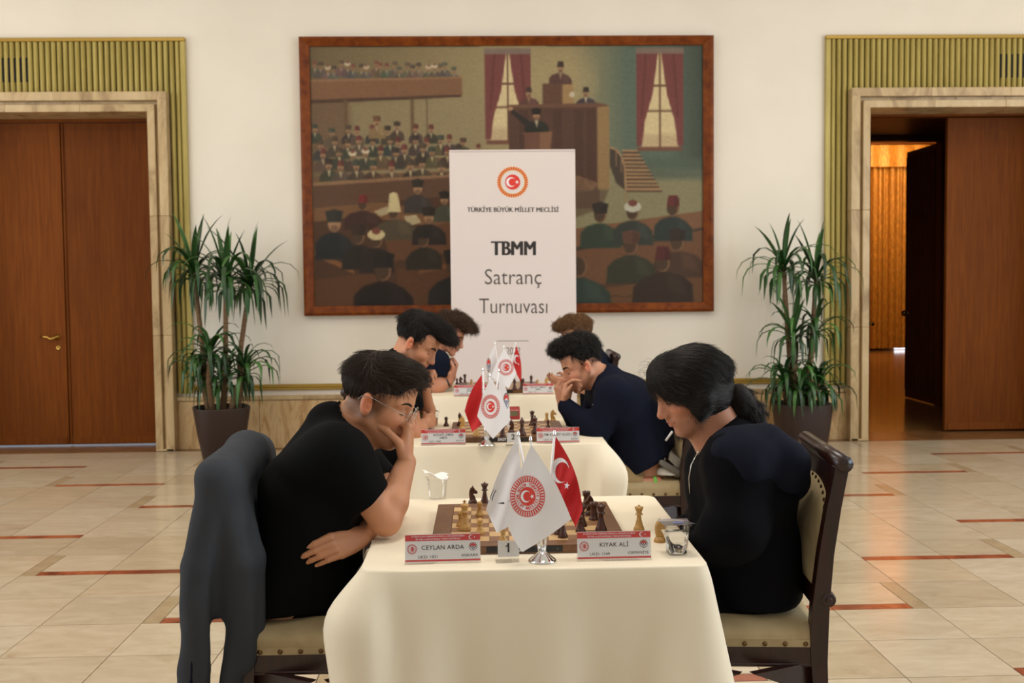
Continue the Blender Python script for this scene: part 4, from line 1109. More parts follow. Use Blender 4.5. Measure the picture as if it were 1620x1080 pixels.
P('bishop', 'dark', 890.5, 850, BZ, 'dark wooden bishop right of the flag stand on the nearest board', 0, .95)
P('pawn', 'dark', 884, 845, BZ, 'dark wooden pawn half hidden behind the bishop by the flag stand')
P('pawn', 'dark', 812, 812, BZ, 'dark wooden pawn hidden behind the left white flag, nearest board')
P('knight', 'dark', 748, 796, TZ, 'dark wooden knight taken off behind the nearest board', 0, 1.0)
P('queen', 'dark', 767, 797, TZ, 'dark wooden queen taken off behind the nearest board, beside a knight', 0, .92)
P('queen', 'light', 1011, 839, TZ, 'light wooden queen taken off at the right of the nearest board', 0, .96)
P('knight', 'light', 1044, 857, TZ, 'light wooden knight taken off beside the water cup', 0, 1.12)
# middle board
P('pawn', 'dark', 706, 674, TZ, 'dark wooden pawn off the back left corner of the middle board', 0, 1.1)
P('knight', 'light', 731, 679, BZ, 'light wooden knight on the left edge of the middle board', PI, 1.15)
P('bishop', 'dark', 727.5, 673, BZ, 'dark wooden bishop behind the light knight of the middle board', 0, 1.0)
P('queen', 'light', 754, 690, BZ, 'light wooden queen half hidden by the red flag of the middle table', 0, 1.05)
P('knight', 'dark', 809, 684, BZ, 'dark wooden knight near the number two card', PI, 1.05)
P('bishop', 'dark', 826, 689, BZ, 'dark wooden bishop right of the number two card on the middle board', 0, 1.3)
P('king', 'dark', 846.5, 686, BZ, 'dark wooden king in the right half of the middle board', 0, 1.02)
P('queen', 'dark', 842, 673, BZ, 'dark wooden queen half hidden behind the dark king of the middle board', 0, .95)
P('rook', 'dark', 795, 690, BZ, 'dark wooden rook below the white flag tip of the middle table')
P('pawn', 'dark', 867, 676, BZ, 'dark wooden pawn alone near the right border of the middle board', 0, .85)
P('pawn', 'light', 865, 667, TZ, 'light wooden pawn off the back edge of the middle board', 0, 1.1)
P('knight', 'light', 875, 667, TZ, 'light wooden knight off the back right corner of the middle board', 0, 1.12)
# farthest board
P('pawn', 'dark', 723, 608, TZ, 'dark wooden pawn behind the left name plate of the farthest table', 0, 1.0)
P('knight', 'dark', 729, 608, TZ, 'dark wooden knight behind the left name plate of the farthest table', 0, 1.0)
P('queen', 'dark', 735.5, 608, TZ, 'dark wooden queen behind the left name plate of the farthest table', 0, .95)
P('pawn', 'light', 746, 610, BZ, 'light wooden pawn behind the left name plate of the farthest table')
P('bishop', 'dark', 814, 617, BZ, 'dark wooden bishop left of the right name plate of the farthest table', 0, 1.2)
P('rook', 'dark', 826, 615, BZ, 'dark wooden rook at the left edge of the farthest right name plate', 0, 1.3)
P('king', 'dark', 840.5, 611, BZ, 'dark wooden king behind the right name plate of the farthest table', 0, .95)
P('pawn', 'light', 850, 611, BZ, 'light wooden pawn behind the right name plate of the farthest table', 0, 1.05)
P('knight', 'light', 865, 611, BZ, 'light wooden knight behind the right name plate of the farthest table', 0, 1.1)

# ------------------------------------------------------------------ name plates
def name_plate(px0, py0, px1, py1, hgt, lines, left, city, ukd, label, z=TZ):
    a_, b_ = on(px0, py0, z), on(px1, py1, z); c = (a_+b_)/2; dv = b_-a_; W_ = np.linalg.norm(dv)
    t = empty('name_plate', (c[0], c[1], z), math.atan2(dv[1], dv[0])*.5, label=label, cat='name plate', group='name plates on the tables')
    tl = .16; ct_, st_ = math.cos(tl), math.sin(tl)
    def fn(u, v, lift): return (u, v*st_-lift*.00016, .002+v*ct_-lift*.00003)
    def sheet(name, u0, u1, v0, v1, y0, y1, mat):
        vs = []
        for y in (y0, y1):
            for v in (v0, v1):
                for u in (u0, u1): vs.append((u, v*st_+y, .002+v*ct_))
        return MB().add(vs, [(0, 1, 3, 2), (4, 6, 7, 5), (0, 4, 5, 1), (2, 3, 7, 6), (0, 2, 6, 4), (1, 5, 7, 3)]).build(name, mat, t)
    w2 = W_/2; h = hgt
    sheet('card', -w2+.0015, w2-.0015, .002, h-.004, 0, .0006, 'paper_white')
    sheet('acrylic_front', -w2, w2, 0, h, -.0030, -.0018, 'acrylic')
    MB().box((-w2, -.004, 0), (w2, .045, .0018)).build('acrylic_foot', 'acrylic', t)
    d = Decal(lambda u, v, l_: fn(u, v, l_))
    cardw = w2-.0015
    d.rect(-cardw, h-.021, cardw, h-.005, 'card_red'); d.rect(-cardw, .004, cardw, .0085, 'card_red')
    k = W_/.197
    d.text('23 NİSAN ULUSAL EGEMENLİK SATRANÇ ve GENÇLER BULUŞMASI', (-.012*k, h-.0095), .0046*k, 'flag_white', .0001, 1.0, lift=2)
    d.text('20 YAŞ ve ALTI SATRANÇ TURNUVASI FİNALİ', (-.012*k, h-.0165), .0056*k, 'flag_white', .0001, 1.0, lift=2)
    d.crescent((cardw-.024*k, h-.013), .0058, 'flag_white', 2); d.star((cardw-.0145*k, h-.013), .0025, 'flag_white', 2)
    emblem(d, (-cardw+.018*k, h*.47), .0125*k, 'card_red', None, 30)
    cx, cy, r = cardw-.019*k, h*.52, .0105*k      # chess federation badge
    d.ring((cx, cy), r*.86, r, 'print_grey', 1, 28); d.disc((cx, cy), r*.82, 'flag_white', 1)
    d.poly([(cx+r*.78*math.cos(q), cy+r*.1+r*.68*math.sin(q)) for q in np.linspace(.05, PI-.05, 12)], 'card_red', 2)
    for i in range(-2, 3):
        for j in range(3):
            if (i+j) % 2 == 0 and abs(i)+j < 4: d.rect(cx+(i-.5)*r*.28, cy+r*.1-(j+1)*r*.26, cx+(i+.5)*r*.28, cy+r*.1-j*r*.26, 'print_black', 3)
    if len(lines) == 1: d.text(lines[0], (0, h*.505), .0155*k, 'print_black', .00012, 1.02, lift=2, space=1.05)
    else:
        d.text(lines[0], (0, h*.60), .0135*k, 'print_black', .0001, 1.0, lift=2, space=1.05); d.text(lines[1], (0, h*.42), .0135*k, 'print_black', .0001, 1.0, lift=2, space=1.05)
    d.text(ukd, (-.038*k, h*.20), .0105*k, 'print_black', 0, 1.1, lift=2); d.text(city, (cardw-.006, h*.23), .0098*k, 'print_black', 0, 1.1, 'RIGHT', lift=2)
    d.build('print', t); return t
name_plate(640, 893, 761, 889, .078, ['CEYLAN ARDA'], 1, 'ANKARA', 'UKD: 1831', 'white and red name plate at the left front of the nearest table')
name_plate(913, 888, 1031, 885, .078, ['KIYAK ALİ'], 0, 'OSMANİYE', 'UKD: 1749', 'white and red name plate at the right front of the nearest table')
name_plate(666, 705, 737, 703, .074, ['AKDAĞ ÖMER', 'AMİR'], 1, 'HATAY', 'UKD: 1898', 'white and red two-line name plate at the left of the middle table')
name_plate(849, 702, 917, 700, .074, ['FM KUZEY KUZU'], 0, 'BURSA', 'UKD: 2014', 'white and red name plate at the right of the middle table, behind the red flag')
name_plate(718, 627, 771, 626, .074, ['AYDIN', 'DENİZ'], 1, 'İZMİR', 'UKD: 1785', 'white and red name plate at the left of the farthest table')
name_plate(827, 624, 876, 623.5, .074, ['BULUT YAMAN', 'EMRE'], 0, 'İZMİR', 'UKD: 1712', 'white and red name plate at the right of the farthest table')
def number_stand(px, py, num, s, label):
    p = on(px, py); t = empty('number_stand', (p[0], p[1], TZ), .05, label=label, cat='number stand', group='table numbers')
    MB().box((-.031*s, -.012, 0), (.031*s, .03, .002)).build('acrylic_foot', 'acrylic', t)
    MB().box((-.031*s, .002, .002), (.031*s, .0035, .058*s)).build('acrylic_front', 'acrylic', t)
    MB().box((-.025*s, .0045, .013), (.031*s, .0052, .056*s)).build('card', 'paper_white', t)
    d = Decal(lambda u, v, l_: (u, .0040-l_*.0001, v)); d.text(num, (.003*s, .036*s), .034*s, 'print_black', .0006)
    if num == '1': d.poly([(.003*s, .0475*s), (.003*s, .0435*s), (-.0045*s, .0385*s), (-.0045*s, .0418*s)], 'print_black', 1.2)
    d.build('print', t)
number_stand(803, 889, '1', 1.0, 'small clear stand with the number one on the nearest table')
number_stand(811, 704, '2', 1.0, 'small clear stand with the number two on the middle table')

# ------------------------------------------------------------------ table flags
def flag_stand(px, py, flags, label):
    b = on(px, py); t = empty('flag_stand', (b[0], b[1], TZ), label=label, cat='flag stand', group='chrome flag stands')
    MB().lathe([(0, 0), (.037, 0), (.038, .003), (.034, .006), (.026, .012), (.015, .022), (.010, .026), (0, .027)], 28).build('base', 'chrome', t)
    out = []
    for fl in flags:
        Y = b[1]+fl['dy']; o3 = b-np.array([0, 0, 0]); o3[2] = TZ
        top = at(*fl['top'], Y)-o3; foot = np.array([fl['fx'], fl['dy']*.25, .022])
        nm = MB().tube([foot, foot+(top-foot)*.5, top], .0032, 8, 0).build('pole', 'flag_white' if fl.get('white', 1) else 'chrome', t)
        MB().tube([foot, foot+(top-foot)*.27], .0042, 8, 0).build('pole_sleeve', 'chrome', nm)
        MB().lathe([(0, -.004), (.0045, -.003), (.005, .002), (.003, .006), (.0036, .009), (0, .012)], 10, tuple(top)).build('finial', 'chrome', nm)
        c = fl['corners']; A, Lc, Bc, Rc = [np.array(q, float) for q in c]; amp, fq, phs = fl.get('wave', (.006, .12, 0))
        def fn(u, v, lift, Y=Y, o3=o3, amp=amp, fq=fq, phs=phs, sag=fl.get('sag', 0), A=A, Lc=Lc, Rc=Rc):
            # (u, v): point of the cloth as seen square-on, v pointing up
            y = Y-.008+amp*math.sin(u*fq+phs+(-v)*fq*.3)*smooth(0, 60, (-v)-A[1])
            return tuple(at(u, -v, y-lift*.0005)-o3)
        bow = fl.get('bow', (0, 0, 0, 0))
        def cp(a_, b_, bw, s_):
            p = a_+(b_-a_)*s_; n_ = np.array([-(b_-a_)[1], (b_-a_)[0]]); n_ = n_/(np.linalg.norm(n_)+1e-9); return p+n_*bw*math.sin(PI*s_)
        def patch(u, v):
            # Coons patch between A-R (top right edge), A-L, L-B, R-B
            c0, c1 = cp(A, Rc, bow[0], u), cp(Lc, Bc, bow[2], u); d0, d1 = cp(A, Lc, bow[1], v), cp(Rc, Bc, bow[3], v)
            q = (1-v)*c0+v*c1+(1-u)*d0+u*d1-((1-u)*(1-v)*A+u*(1-v)*Rc+(1-u)*v*Lc+u*v*Bc)
            return fn(q[0], -q[1], 0)
        fo = MB().grid(patch, 20, 20).build('flag', fl['mat'], t, fix=False)
        if 'art' in fl:
            d = Decal(fn); fl['art'](d); d.build('print', fo)
    return t
def seal(cx, cy, r, sx=1.0, words=True, rays=40, red='card_red'):
    def art(d):
        f0 = d.fn; d.fn = lambda u, v, l_: f0(cx+(u)*sx, -cy+v, l_)
        emblem(d, (0, 0), r, red, None, rays, words, lift=1)
    return art
def ay_yildiz(cx, cy, r, sx, rot, st, sr):
    def art(d):
        f0 = d.fn; d.fn = lambda u, v, l_: f0(cx+u*sx, -cy+v, l_)
        d.crescent((0, 0), r, 'flag_white', 2, rot=rot); d.star((st[0], st[1]), sr, 'flag_white', 2, rot+PI)
    return art
def arcs(d):
    f0 = d.fn
    d.ring((812, -795), 33, 34.2, 'print_black', 1, 14, PI*.80, PI*.97); d.ring((812, -795), 36.5, 37.2, 'print_black', 1, 14, PI*.80, PI*.95)
    d.poly([(786, -796), (796, -794), (806, -791.5), (806, -793.5), (797, -797)], 'print_black', 1)
def badge(cx, cy, r, sx):
    def art(d):
        f0 = d.fn; d.fn = lambda u, v, l_: f0(cx+u*sx, -cy+v, l_)
        d.ring((0, 0), r*.86, r, 'print_grey', 1, 28); d.poly([(r*.8*math.cos(q), r*.1+r*.7*math.sin(q)) for q in np.linspace(.05, PI-.05, 12)], 'card_red', 2)
        for i in range(-2, 3):
            for j in range(3):
                if (i+j) % 2 == 0 and abs(i)+j < 4: d.rect((i-.5)*r*.3, r*.1-(j+1)*r*.28, (i+.5)*r*.3, r*.1-j*r*.28, 'card_blue', 3)
    return art
flag_stand(858, 887, [
    dict(top=(820, 688), fx=-.006, dy=.045, mat='flag_white', corners=[(818, 693), (769, 806), (786, 843), (824, 822)], wave=(.010, .13, 1), bow=(-4, 5, 0, 0), art=arcs),
    dict(top=(839.5, 696), fx=0, dy=-.012, mat='flag_white', corners=[(840.5, 703), (800.5, 821), (826, 873), (904, 821)], wave=(.006, .07, 0), bow=(-5, 3, 3, -2), art=seal(834.5, 785, 32, .85)),
    dict(top=(877, 687), fx=.006, dy=.03, mat='flag_red', corners=[(879, 690), (873, 772), (911, 834), (922, 806)], wave=(.010, .16, 2), bow=(-9, 0, -2, 0), art=ay_yildiz(886, 744, 20, .72, -.45, (15, -24), 6.5))],
    'chrome stand with two white flags and a red crescent flag on the nearest table')
flag_stand(770, 704, [
    dict(top=(764, 585), fx=-.006, dy=.03, mat='flag_red', corners=[(762.5, 592), (735, 650), (747, 683), (763, 671)], wave=(.012, .2, 1), bow=(0, 4, 0, 0)),
    dict(top=(775, 594), fx=0, dy=-.012, mat='flag_white', corners=[(776, 597), (755, 658), (780, 694), (808, 664)], wave=(.008, .12, 0), bow=(-3, 2, 1, 0), art=seal(776, 643, 18.5, .78, False, 34)),
    dict(top=(789.5, 587), fx=.006, dy=.03, mat='flag_white', corners=[(790, 590), (787, 640), (805, 680), (807, 655)], wave=(.012, .2, 2), bow=(-4, 0, 0, 0), art=badge(801, 634, 13, .36))],
    'chrome stand with red and white flags on the middle table')
flag_stand(797, 625.5, [
    dict(top=(783, 544), fx=-.006, dy=.03, mat='flag_white', corners=[(782, 547), (769, 584), (772, 607), (788, 596)], wave=(.012, .25, 1), bow=(0, 2, 0, 0), art=badge(773, 577, 11, .30)),
    dict(top=(797, 549), fx=0, dy=-.012, mat='flag_white', corners=[(797.5, 551), (777, 595), (805, 614), (817, 590)], wave=(.008, .15, 0), bow=(-2, 1, 1, 0), art=seal(800.5, 581, 12.5, .95, False, 30)),
    dict(top=(815.5, 544), fx=.006, dy=.03, mat='flag_red', corners=[(816.5, 546), (811, 580), (824, 604), (825, 596)], wave=(.012, .25, 2), bow=(-3, 0, 0, 0), art=ay_yildiz(817, 568, 7, .55, -.4, (6, -8), 2))],
    'chrome stand with white and red flags on the farthest table')

# ------------------------------------------------------------------ water cups, clock
def rsq(n, r, k=5):
    return superell(n, r, k)
def cup(p, rz, h, rb, rt, water, label, lid='foil'):
    t = empty('water_cup', (p[0], p[1], TZ+.0005), rz, label=label, cat='cup', group='plastic water cups')
    n = 32
    def shell(prof, name, mat):
        vs = []; fs = []
        for r, z in prof: vs += [(q[0], q[1], z) for q in rsq(n, max(r, .0005))]
        for j in range(len(prof)-1):
            for i in range(n): k = (i+1) % n; fs.append((j*n+i, j*n+k, (j+1)*n+k, (j+1)*n+i))
        mb = MB(); mb.add(vs, fs, 0, True); return mb.build(name, mat, t)
    w_ = .0009
    shell([(.0005, 0), (rb*.97, 0), (rb, .003), (rt, h-.004), (rt+.006, h-.003), (rt+.006, h-.0015), (rt-w_, h-.002)], 'shell', 'clear_plastic')
    if water:
        q = water; rr = rb+(rt-rb)*q-.0014
        shell([(.0005, .0034), (rb-.0016, .0036), (rr, h*q), (rr-.001, h*q+.0004), (.0005, h*q+.0002)], 'water', 'water')
    if lid == 'foil':
        mb = MB(); mb.grid(lambda u, v: ((u-.5)*(2*rt+.022), (v-.5)*(2*rt+.016), h+.0008+.006*max(0, u-.55)*math.sin(v*5+1)+.004*max(0, abs(v-.5)-.35)*4), 10, 10); o = mb.build('foil_lid', 'foil', t, fix=False)
        d = Decal(lambda u, v, l_: (u, v, h+.0042+l_*.0003)); d.rect(-.012, -.018, .014, -.004, plain('print_blue', (96, 110, 170), .4)); d.build('print', o)
    return t
p = on(1070.5, 875); cup(p, .12, .082, .0255, .031, .70, 'clear water cup with a peeled foil lid on the nearest table')
p = on(692, 788); tcup = cup(p, .3, .072, .026, .031, 0, 'empty clear plastic cup holding a crumpled napkin behind the nearest board', lid='')
mb = MB(); mb.grid(lambda u, v: (-.045+.08*u+.004*math.sin(9*v), -.03+.06*v, .073+.016*(1-u)+.008*math.sin(6*u+3*v)), 12, 9); o = mb.build('napkin', 'napkin', None, tuple(np.array(tcup.location)), fix=False)
so = o.modifiers.new('thick', 'SOLIDIFY'); so.thickness = .0015; tag(o, 'folded white paper napkin lying on the rim of the empty plastic cup', 'napkin')
p = on(684, 673); t2 = cup(p, .2, .074, .026, .031, .5, 'clear plastic water cup with a dark tear-off lid on the middle table', lid='')
mb = MB(); mb.grid(lambda u, v: (-.034+.062*u, -.03+.06*v, .0755+.012*(1-u)*math.sin(5*v)), 8, 8); mb.build('dark_lid', plain('lid_dark', (40, 50, 78), .3), t2, fix=False)
p = on(812.5, 664); t = empty('chess_clock', (p[0], p[1]+.05, TZ), .0, label='red chess clock with a grey display behind the middle board', cat='clock')
prof = [(-.04, 0), (.04, 0), (.03, .06), (.012, .066), (-.02, .05)]
mb = MB(); n = len(prof); mb.prism(prof, -.035, .035, 0); mb.build('case', 'clock_red', t, bevel=.006)
MB().box((-.024, -.0322, .012), (.024, -.0302, .042)).build('display', 'lcd', t).rotation_euler = (-.0, 0, 0)
# ------------------------------------------------------------------ signed-distance modelling for bodies and cloth
class Field:
    def __init__(s, lo, hi, res):
        s.lo = np.array(lo, np.float32); s.res = res
        s.n = (np.ceil((np.array(hi)-s.lo)/res).astype(int)+1)
        s.d = np.full(s.n, .5, np.float32)
    def region(s, lo, hi):
        a_ = np.clip(np.floor((np.array(lo)-s.lo)/s.res).astype(int), 0, s.n-1); b_ = np.clip(np.ceil((np.array(hi)-s.lo)/s.res).astype(int)+1, 1, s.n)
        if np.any(b_ <= a_): return None
        sl = tuple(slice(i, j) for i, j in zip(a_, b_))
        ax = [(np.arange(i, j, dtype=np.float32)*np.float32(s.res)+s.lo[q]) for q, (i, j) in enumerate(zip(a_, b_))]
        return sl, (ax[0][:, None, None], ax[1][None, :, None], ax[2][None, None, :])
    def apply(s, fn, lo, hi, k=.01, op='u'):
        m_ = k+3*s.res; r = s.region(np.array(lo)-m_, np.array(hi)+m_)
        if r is None: return s
        sl, xyz = r; b_ = fn(*xyz); a_ = s.d[sl]
        if op == 'u': h = np.maximum(k-np.abs(a_-b_), 0)/max(k, 1e-6); s.d[sl] = np.minimum(a_, b_)-h*h*k*.25
        elif op == 's': b_ = -b_; h = np.maximum(k-np.abs(a_-b_), 0)/max(k, 1e-6); s.d[sl] = np.maximum(a_, b_)+h*h*k*.25
        elif op == 'i': s.d[sl] = np.maximum(a_, b_)
        return s
    def cap(s, a_, b_, r1, r2=None, k=.01, op='u', cut=None):
        a_ = np.array(a_, float); b_ = np.array(b_, float); r2 = r1 if r2 is None else r2; R_ = max(r1, r2)
        return s.apply(f_cap(a_, b_, r1, r2, cut), np.minimum(a_, b_)-R_, np.maximum(a_, b_)+R_, k, op)
    def ell(s, c, r, R=None, k=.01, op='u'):
        c = np.array(c, float); r = np.array(r, float); m_ = r.max() if R is not None else r
        return s.apply(f_ell(c, r, R), c-m_, c+m_, k, op)
    def mesh(s):
        """surface nets"""
        d = s.d; n = s.n; neg = d < 0
        cs = [neg[i:n[0]-1+i, j:n[1]-1+j, k:n[2]-1+k] for i in (0, 1) for j in (0, 1) for k in (0, 1)]
        any_ = cs[0].copy(); all_ = cs[0].copy()
        for c in cs[1:]: any_ |= c; all_ &= c
        act = any_ & ~all_; ix = np.argwhere(act); idm = np.full(act.shape, -1, np.int32); idm[act] = np.arange(len(ix))
        acc = np.zeros((len(ix), 3), np.float32); cnt = np.zeros(len(ix), np.float32)
        offs = [(i, j, k) for i in (0, 1) for j in (0, 1) for k in (0, 1)]
        val = {o: d[ix[:, 0]+o[0], ix[:, 1]+o[1], ix[:, 2]+o[2]] for o in offs}
        for o in offs:
            for ax in range(3):
                if o[ax] == 0:
                    p = list(o); p[ax] = 1; p = tuple(p); va, vb = val[o], val[p]; m_ = (va < 0) != (vb < 0)
                    t_ = va[m_]/(va[m_]-vb[m_]); q = np.zeros((m_.sum(), 3), np.float32)+np.array(o, np.float32); q[:, ax] = t_
                    acc[m_] += q; cnt[m_] += 1
        v = (ix+acc/cnt[:, None])*s.res+s.lo
        fs = []
        for ax in range(3):
            u, w_ = (ax+1) % 3, (ax+2) % 3
            sl0 = [slice(1, -1)]*3; sl0[ax] = slice(0, n[ax]-1); sl1 = list(sl0); sl1[ax] = slice(1, n[ax])
            a_, b_ = neg[tuple(sl0)], neg[tuple(sl1)]
            e = np.argwhere(a_ != b_); sg = a_[tuple(e.T)]
            e = e+np.array([0 if q == ax else 1 for q in range(3)])
            def g(du, dw): q = e.copy(); q[:, u] -= du; q[:, w_] -= dw; return idm[tuple(q.T)]
            f = np.stack([g(1, 1), g(0, 1), g(0, 0), g(1, 0)], 1); f[~sg] = f[~sg][:, ::-1]
            fs.append(f)
        return v.astype(np.float32), np.concatenate(fs)
def f_cap(a_, b_, r1, r2, cut=None):
    ba = b_-a_; L2 = float(ba@ba)+1e-12
    def fn(X, Y, Z):
        x, y, z = X-a_[0], Y-a_[1], Z-a_[2]
        t_ = np.clip((x*ba[0]+y*ba[1]+z*ba[2])/L2, 0, 1)
        d = np.sqrt((x-t_*ba[0])**2+(y-t_*ba[1])**2+(z-t_*ba[2])**2)-(r1+(r2-r1)*t_)
        if cut is not None: d = np.maximum(d, (X-cut[0][0])*cut[1][0]+(Y-cut[0][1])*cut[1][1]+(Z-cut[0][2])*cut[1][2])
        return d
    return fn
def f_ell(c, r, R=None):
    def fn(X, Y, Z):
        x, y, z = X-c[0], Y-c[1], Z-c[2]
        if R is not None: x, y, z = (R[0, 0]*x+R[1, 0]*y+R[2, 0]*z), (R[0, 1]*x+R[1, 1]*y+R[2, 1]*z), (R[0, 2]*x+R[1, 2]*y+R[2, 2]*z)
        k0 = np.sqrt((x/r[0])**2+(y/r[1])**2+(z/r[2])**2); k1 = np.sqrt((x/r[0]**2)**2+(y/r[1]**2)**2+(z/r[2]**2)**2)+1e-9
        return k0*(k0-1)/k1
    return fn
def vnormals(v, f):
    p = v[f]; nrm = np.cross(p[:, 2]-p[:, 0], p[:, 3]-p[:, 1]); out = np.zeros_like(v)
    for q in range(4): np.add.at(out, f[:, q], nrm)
    return out/(np.linalg.norm(out, axis=1, keepdims=True)+1e-12)
def relax(v, f, it=1, lam=.5):
    e = np.concatenate([f[:, [0, 1]], f[:, [1, 2]], f[:, [2, 3]], f[:, [3, 0]]]); n = len(v)
    cnt = np.bincount(e[:, 0], minlength=n)[:, None].astype(np.float32)
    for _ in range(it):
        s_ = np.stack([np.bincount(e[:, 0], weights=v[e[:, 1], q], minlength=n) for q in range(3)], 1)
        v = v*(1-lam)+lam*(s_/np.maximum(cnt, 1)).astype(np.float32)
    return v
def sdf_object(name, v, f, mat, parent=None, loc=(0, 0, 0), cols=None):
    me = bpy.data.meshes.new(name); nf = len(f)
    v = (v-np.array(loc, np.float32)).astype(np.float32)
    me.vertices.add(len(v)); me.vertices.foreach_set('co', v.ravel())
    me.loops.add(nf*4); me.loops.foreach_set('vertex_index', f.astype(np.int32).ravel())
    me.polygons.add(nf); me.polygons.foreach_set('loop_start', np.arange(0, nf*4, 4, dtype=np.int32))
    me.polygons.foreach_set('use_smooth', np.ones(nf, bool)); me.update(calc_edges=True)
    if cols is not None:
        at_ = me.color_attributes.new('Col', 'FLOAT_COLOR', 'POINT'); c4 = np.ones((len(v), 4), np.float32); c4[:, :3] = cols; at_.data.foreach_set('color', c4.ravel())
    me.materials.append(M[mat]); o = link(bpy.data.objects.new(name, me), parent)
    if parent is None: o.location = loc
    return o
def folds(v, nrm, amp, seed, freq=22, dirs=None):
    rs = np.random.RandomState(seed); out = np.zeros(len(v), np.float32)
    warp = np.stack([np.sin(v@rs.normal(0, 7, 3)+rs.uniform(0, 6)) for _ in range(3)], 1)*.035
    p = v+warp
    for i in range(5):
        dv = rs.normal(0, 1, 3) if dirs is None else np.array(dirs[i % len(dirs)])+rs.normal(0, .25, 3); dv /= np.linalg.norm(dv)
        q = np.sin(p@dv*freq*rs.uniform(.6, 1.6)+rs.uniform(0, 6)); out += np.sign(q)*np.abs(q)**1.4*rs.uniform(.4, 1)
    return v+nrm*(out*amp/3)[:, None]

# ------------------------------------------------------------------ heads
class Frame:
    def __init__(s, c, heading, pitch, roll=0, yaw=0, sc=1.0):
        h = heading+yaw; cp, sp = math.cos(pitch), math.sin(pitch)
        f = np.array([cp*math.cos(h), cp*math.sin(h), -sp]); l = np.array([-math.sin(h), math.cos(h), 0]); u = np.cross(f, l)
        cr, sr = math.cos(roll), math.sin(roll); l, u = l*cr+u*sr, u*cr-l*sr
        s.R = np.stack([f, l, u], 1); s.c = np.array(c, float); s.sc = sc
    def __call__(s, x, y, z): return s.R @ (np.array([x, y, z])*s.sc)+s.c
    def inv(s, v): return ((v-s.c) @ s.R)/s.sc
def head_sdf(F, H):
    sc = H.sc; R = H.R
    def E(c, r, k=.016, op='u', rot=None): F.ell(H(*c), np.array(r)*sc, R if rot is None else R @ rot, k*sc, op)
    def Cc(a_, b_, r1, r2=None, k=.012, op='u'): F.cap(H(*a_), H(*b_), r1*sc, (r2 if r2 is not None else r1)*sc, k*sc, op)
    E((-.010, 0, .045), (.096, .075, .080))
    E((.042, 0, .052), (.050, .062, .056), .03)
    E((.038, 0, -.020), (.050, .056, .066), .03)
    for y in (-1, 1):
        Cc((-.004, y*.054, -.040), (.070, y*.018, -.094), .020, .015, .02)
        E((.056, y*.040, -.022), (.028, .022, .022), .02)
        Cc((.087, y*.010, .028), (.068, y*.052, .026), .0085, .0075, .014)
    E((.074, 0, -.096), (.017, .022, .015), .018)
    E((.070, 0, -.062), (.027, .032, .028), .018)
    for y in (-1, 1): E((.094, y*.033, .004), (.016, .017, .012), .010, 's')
    for y in (-1, 1): E((.0735, y*.032, .005), (.0145, .0150, .0130), .003)
    Cc((.079, 0, .018), (.092, 0, -.026), .0115, .0140, .012)
    Cc((.088, 0, .018), (.110, 0, -.026), .0075, .0105, .012)
    E((.110, 0, -.030), (.0115, .0105, .0095), .008)
    for y in (-1, 1): E((.100, y*.0115, -.034), (.0105, .0068, .0075), .006); E((.106, y*.006, -.0405), (.005, .003, .003), .003, 's')
    Cc((.094, 0, -.042), (.0965, 0, -.053), .005, .006, .010)
    Cc((.0935, -.014, -.0545), (.0935, .014, -.0545), .0055, None, .006); E((.0975, 0, -.055), (.0055, .014, .0048), .006)
    E((.0955, 0, -.0665), (.0065, .0165, .0058), .006)
    for y in (-1, 1): Cc((.0995, 0, -.0605), (.083, y*.026, -.0600), .0022, .0016, .004, 's')
    E((.090, 0, -.079), (.006, .014, .006), .012, 's')
    rot = roty(-.18)
    for y in (-1, 1):
        E((-.010, y*.078, -.002), (.0185, .0085, .0315), .006, 'u', rot @ rotz(y*.30))
        E((-.003, y*.0885, .002), (.0110, .0095, .0195), .003, 's', rot); E((-.012, y*.0885, .010), (.0035, .004, .016), .002, 's', rot)
        E((-.001, y*.0775, -.004), (.006, .006, .008), .004)
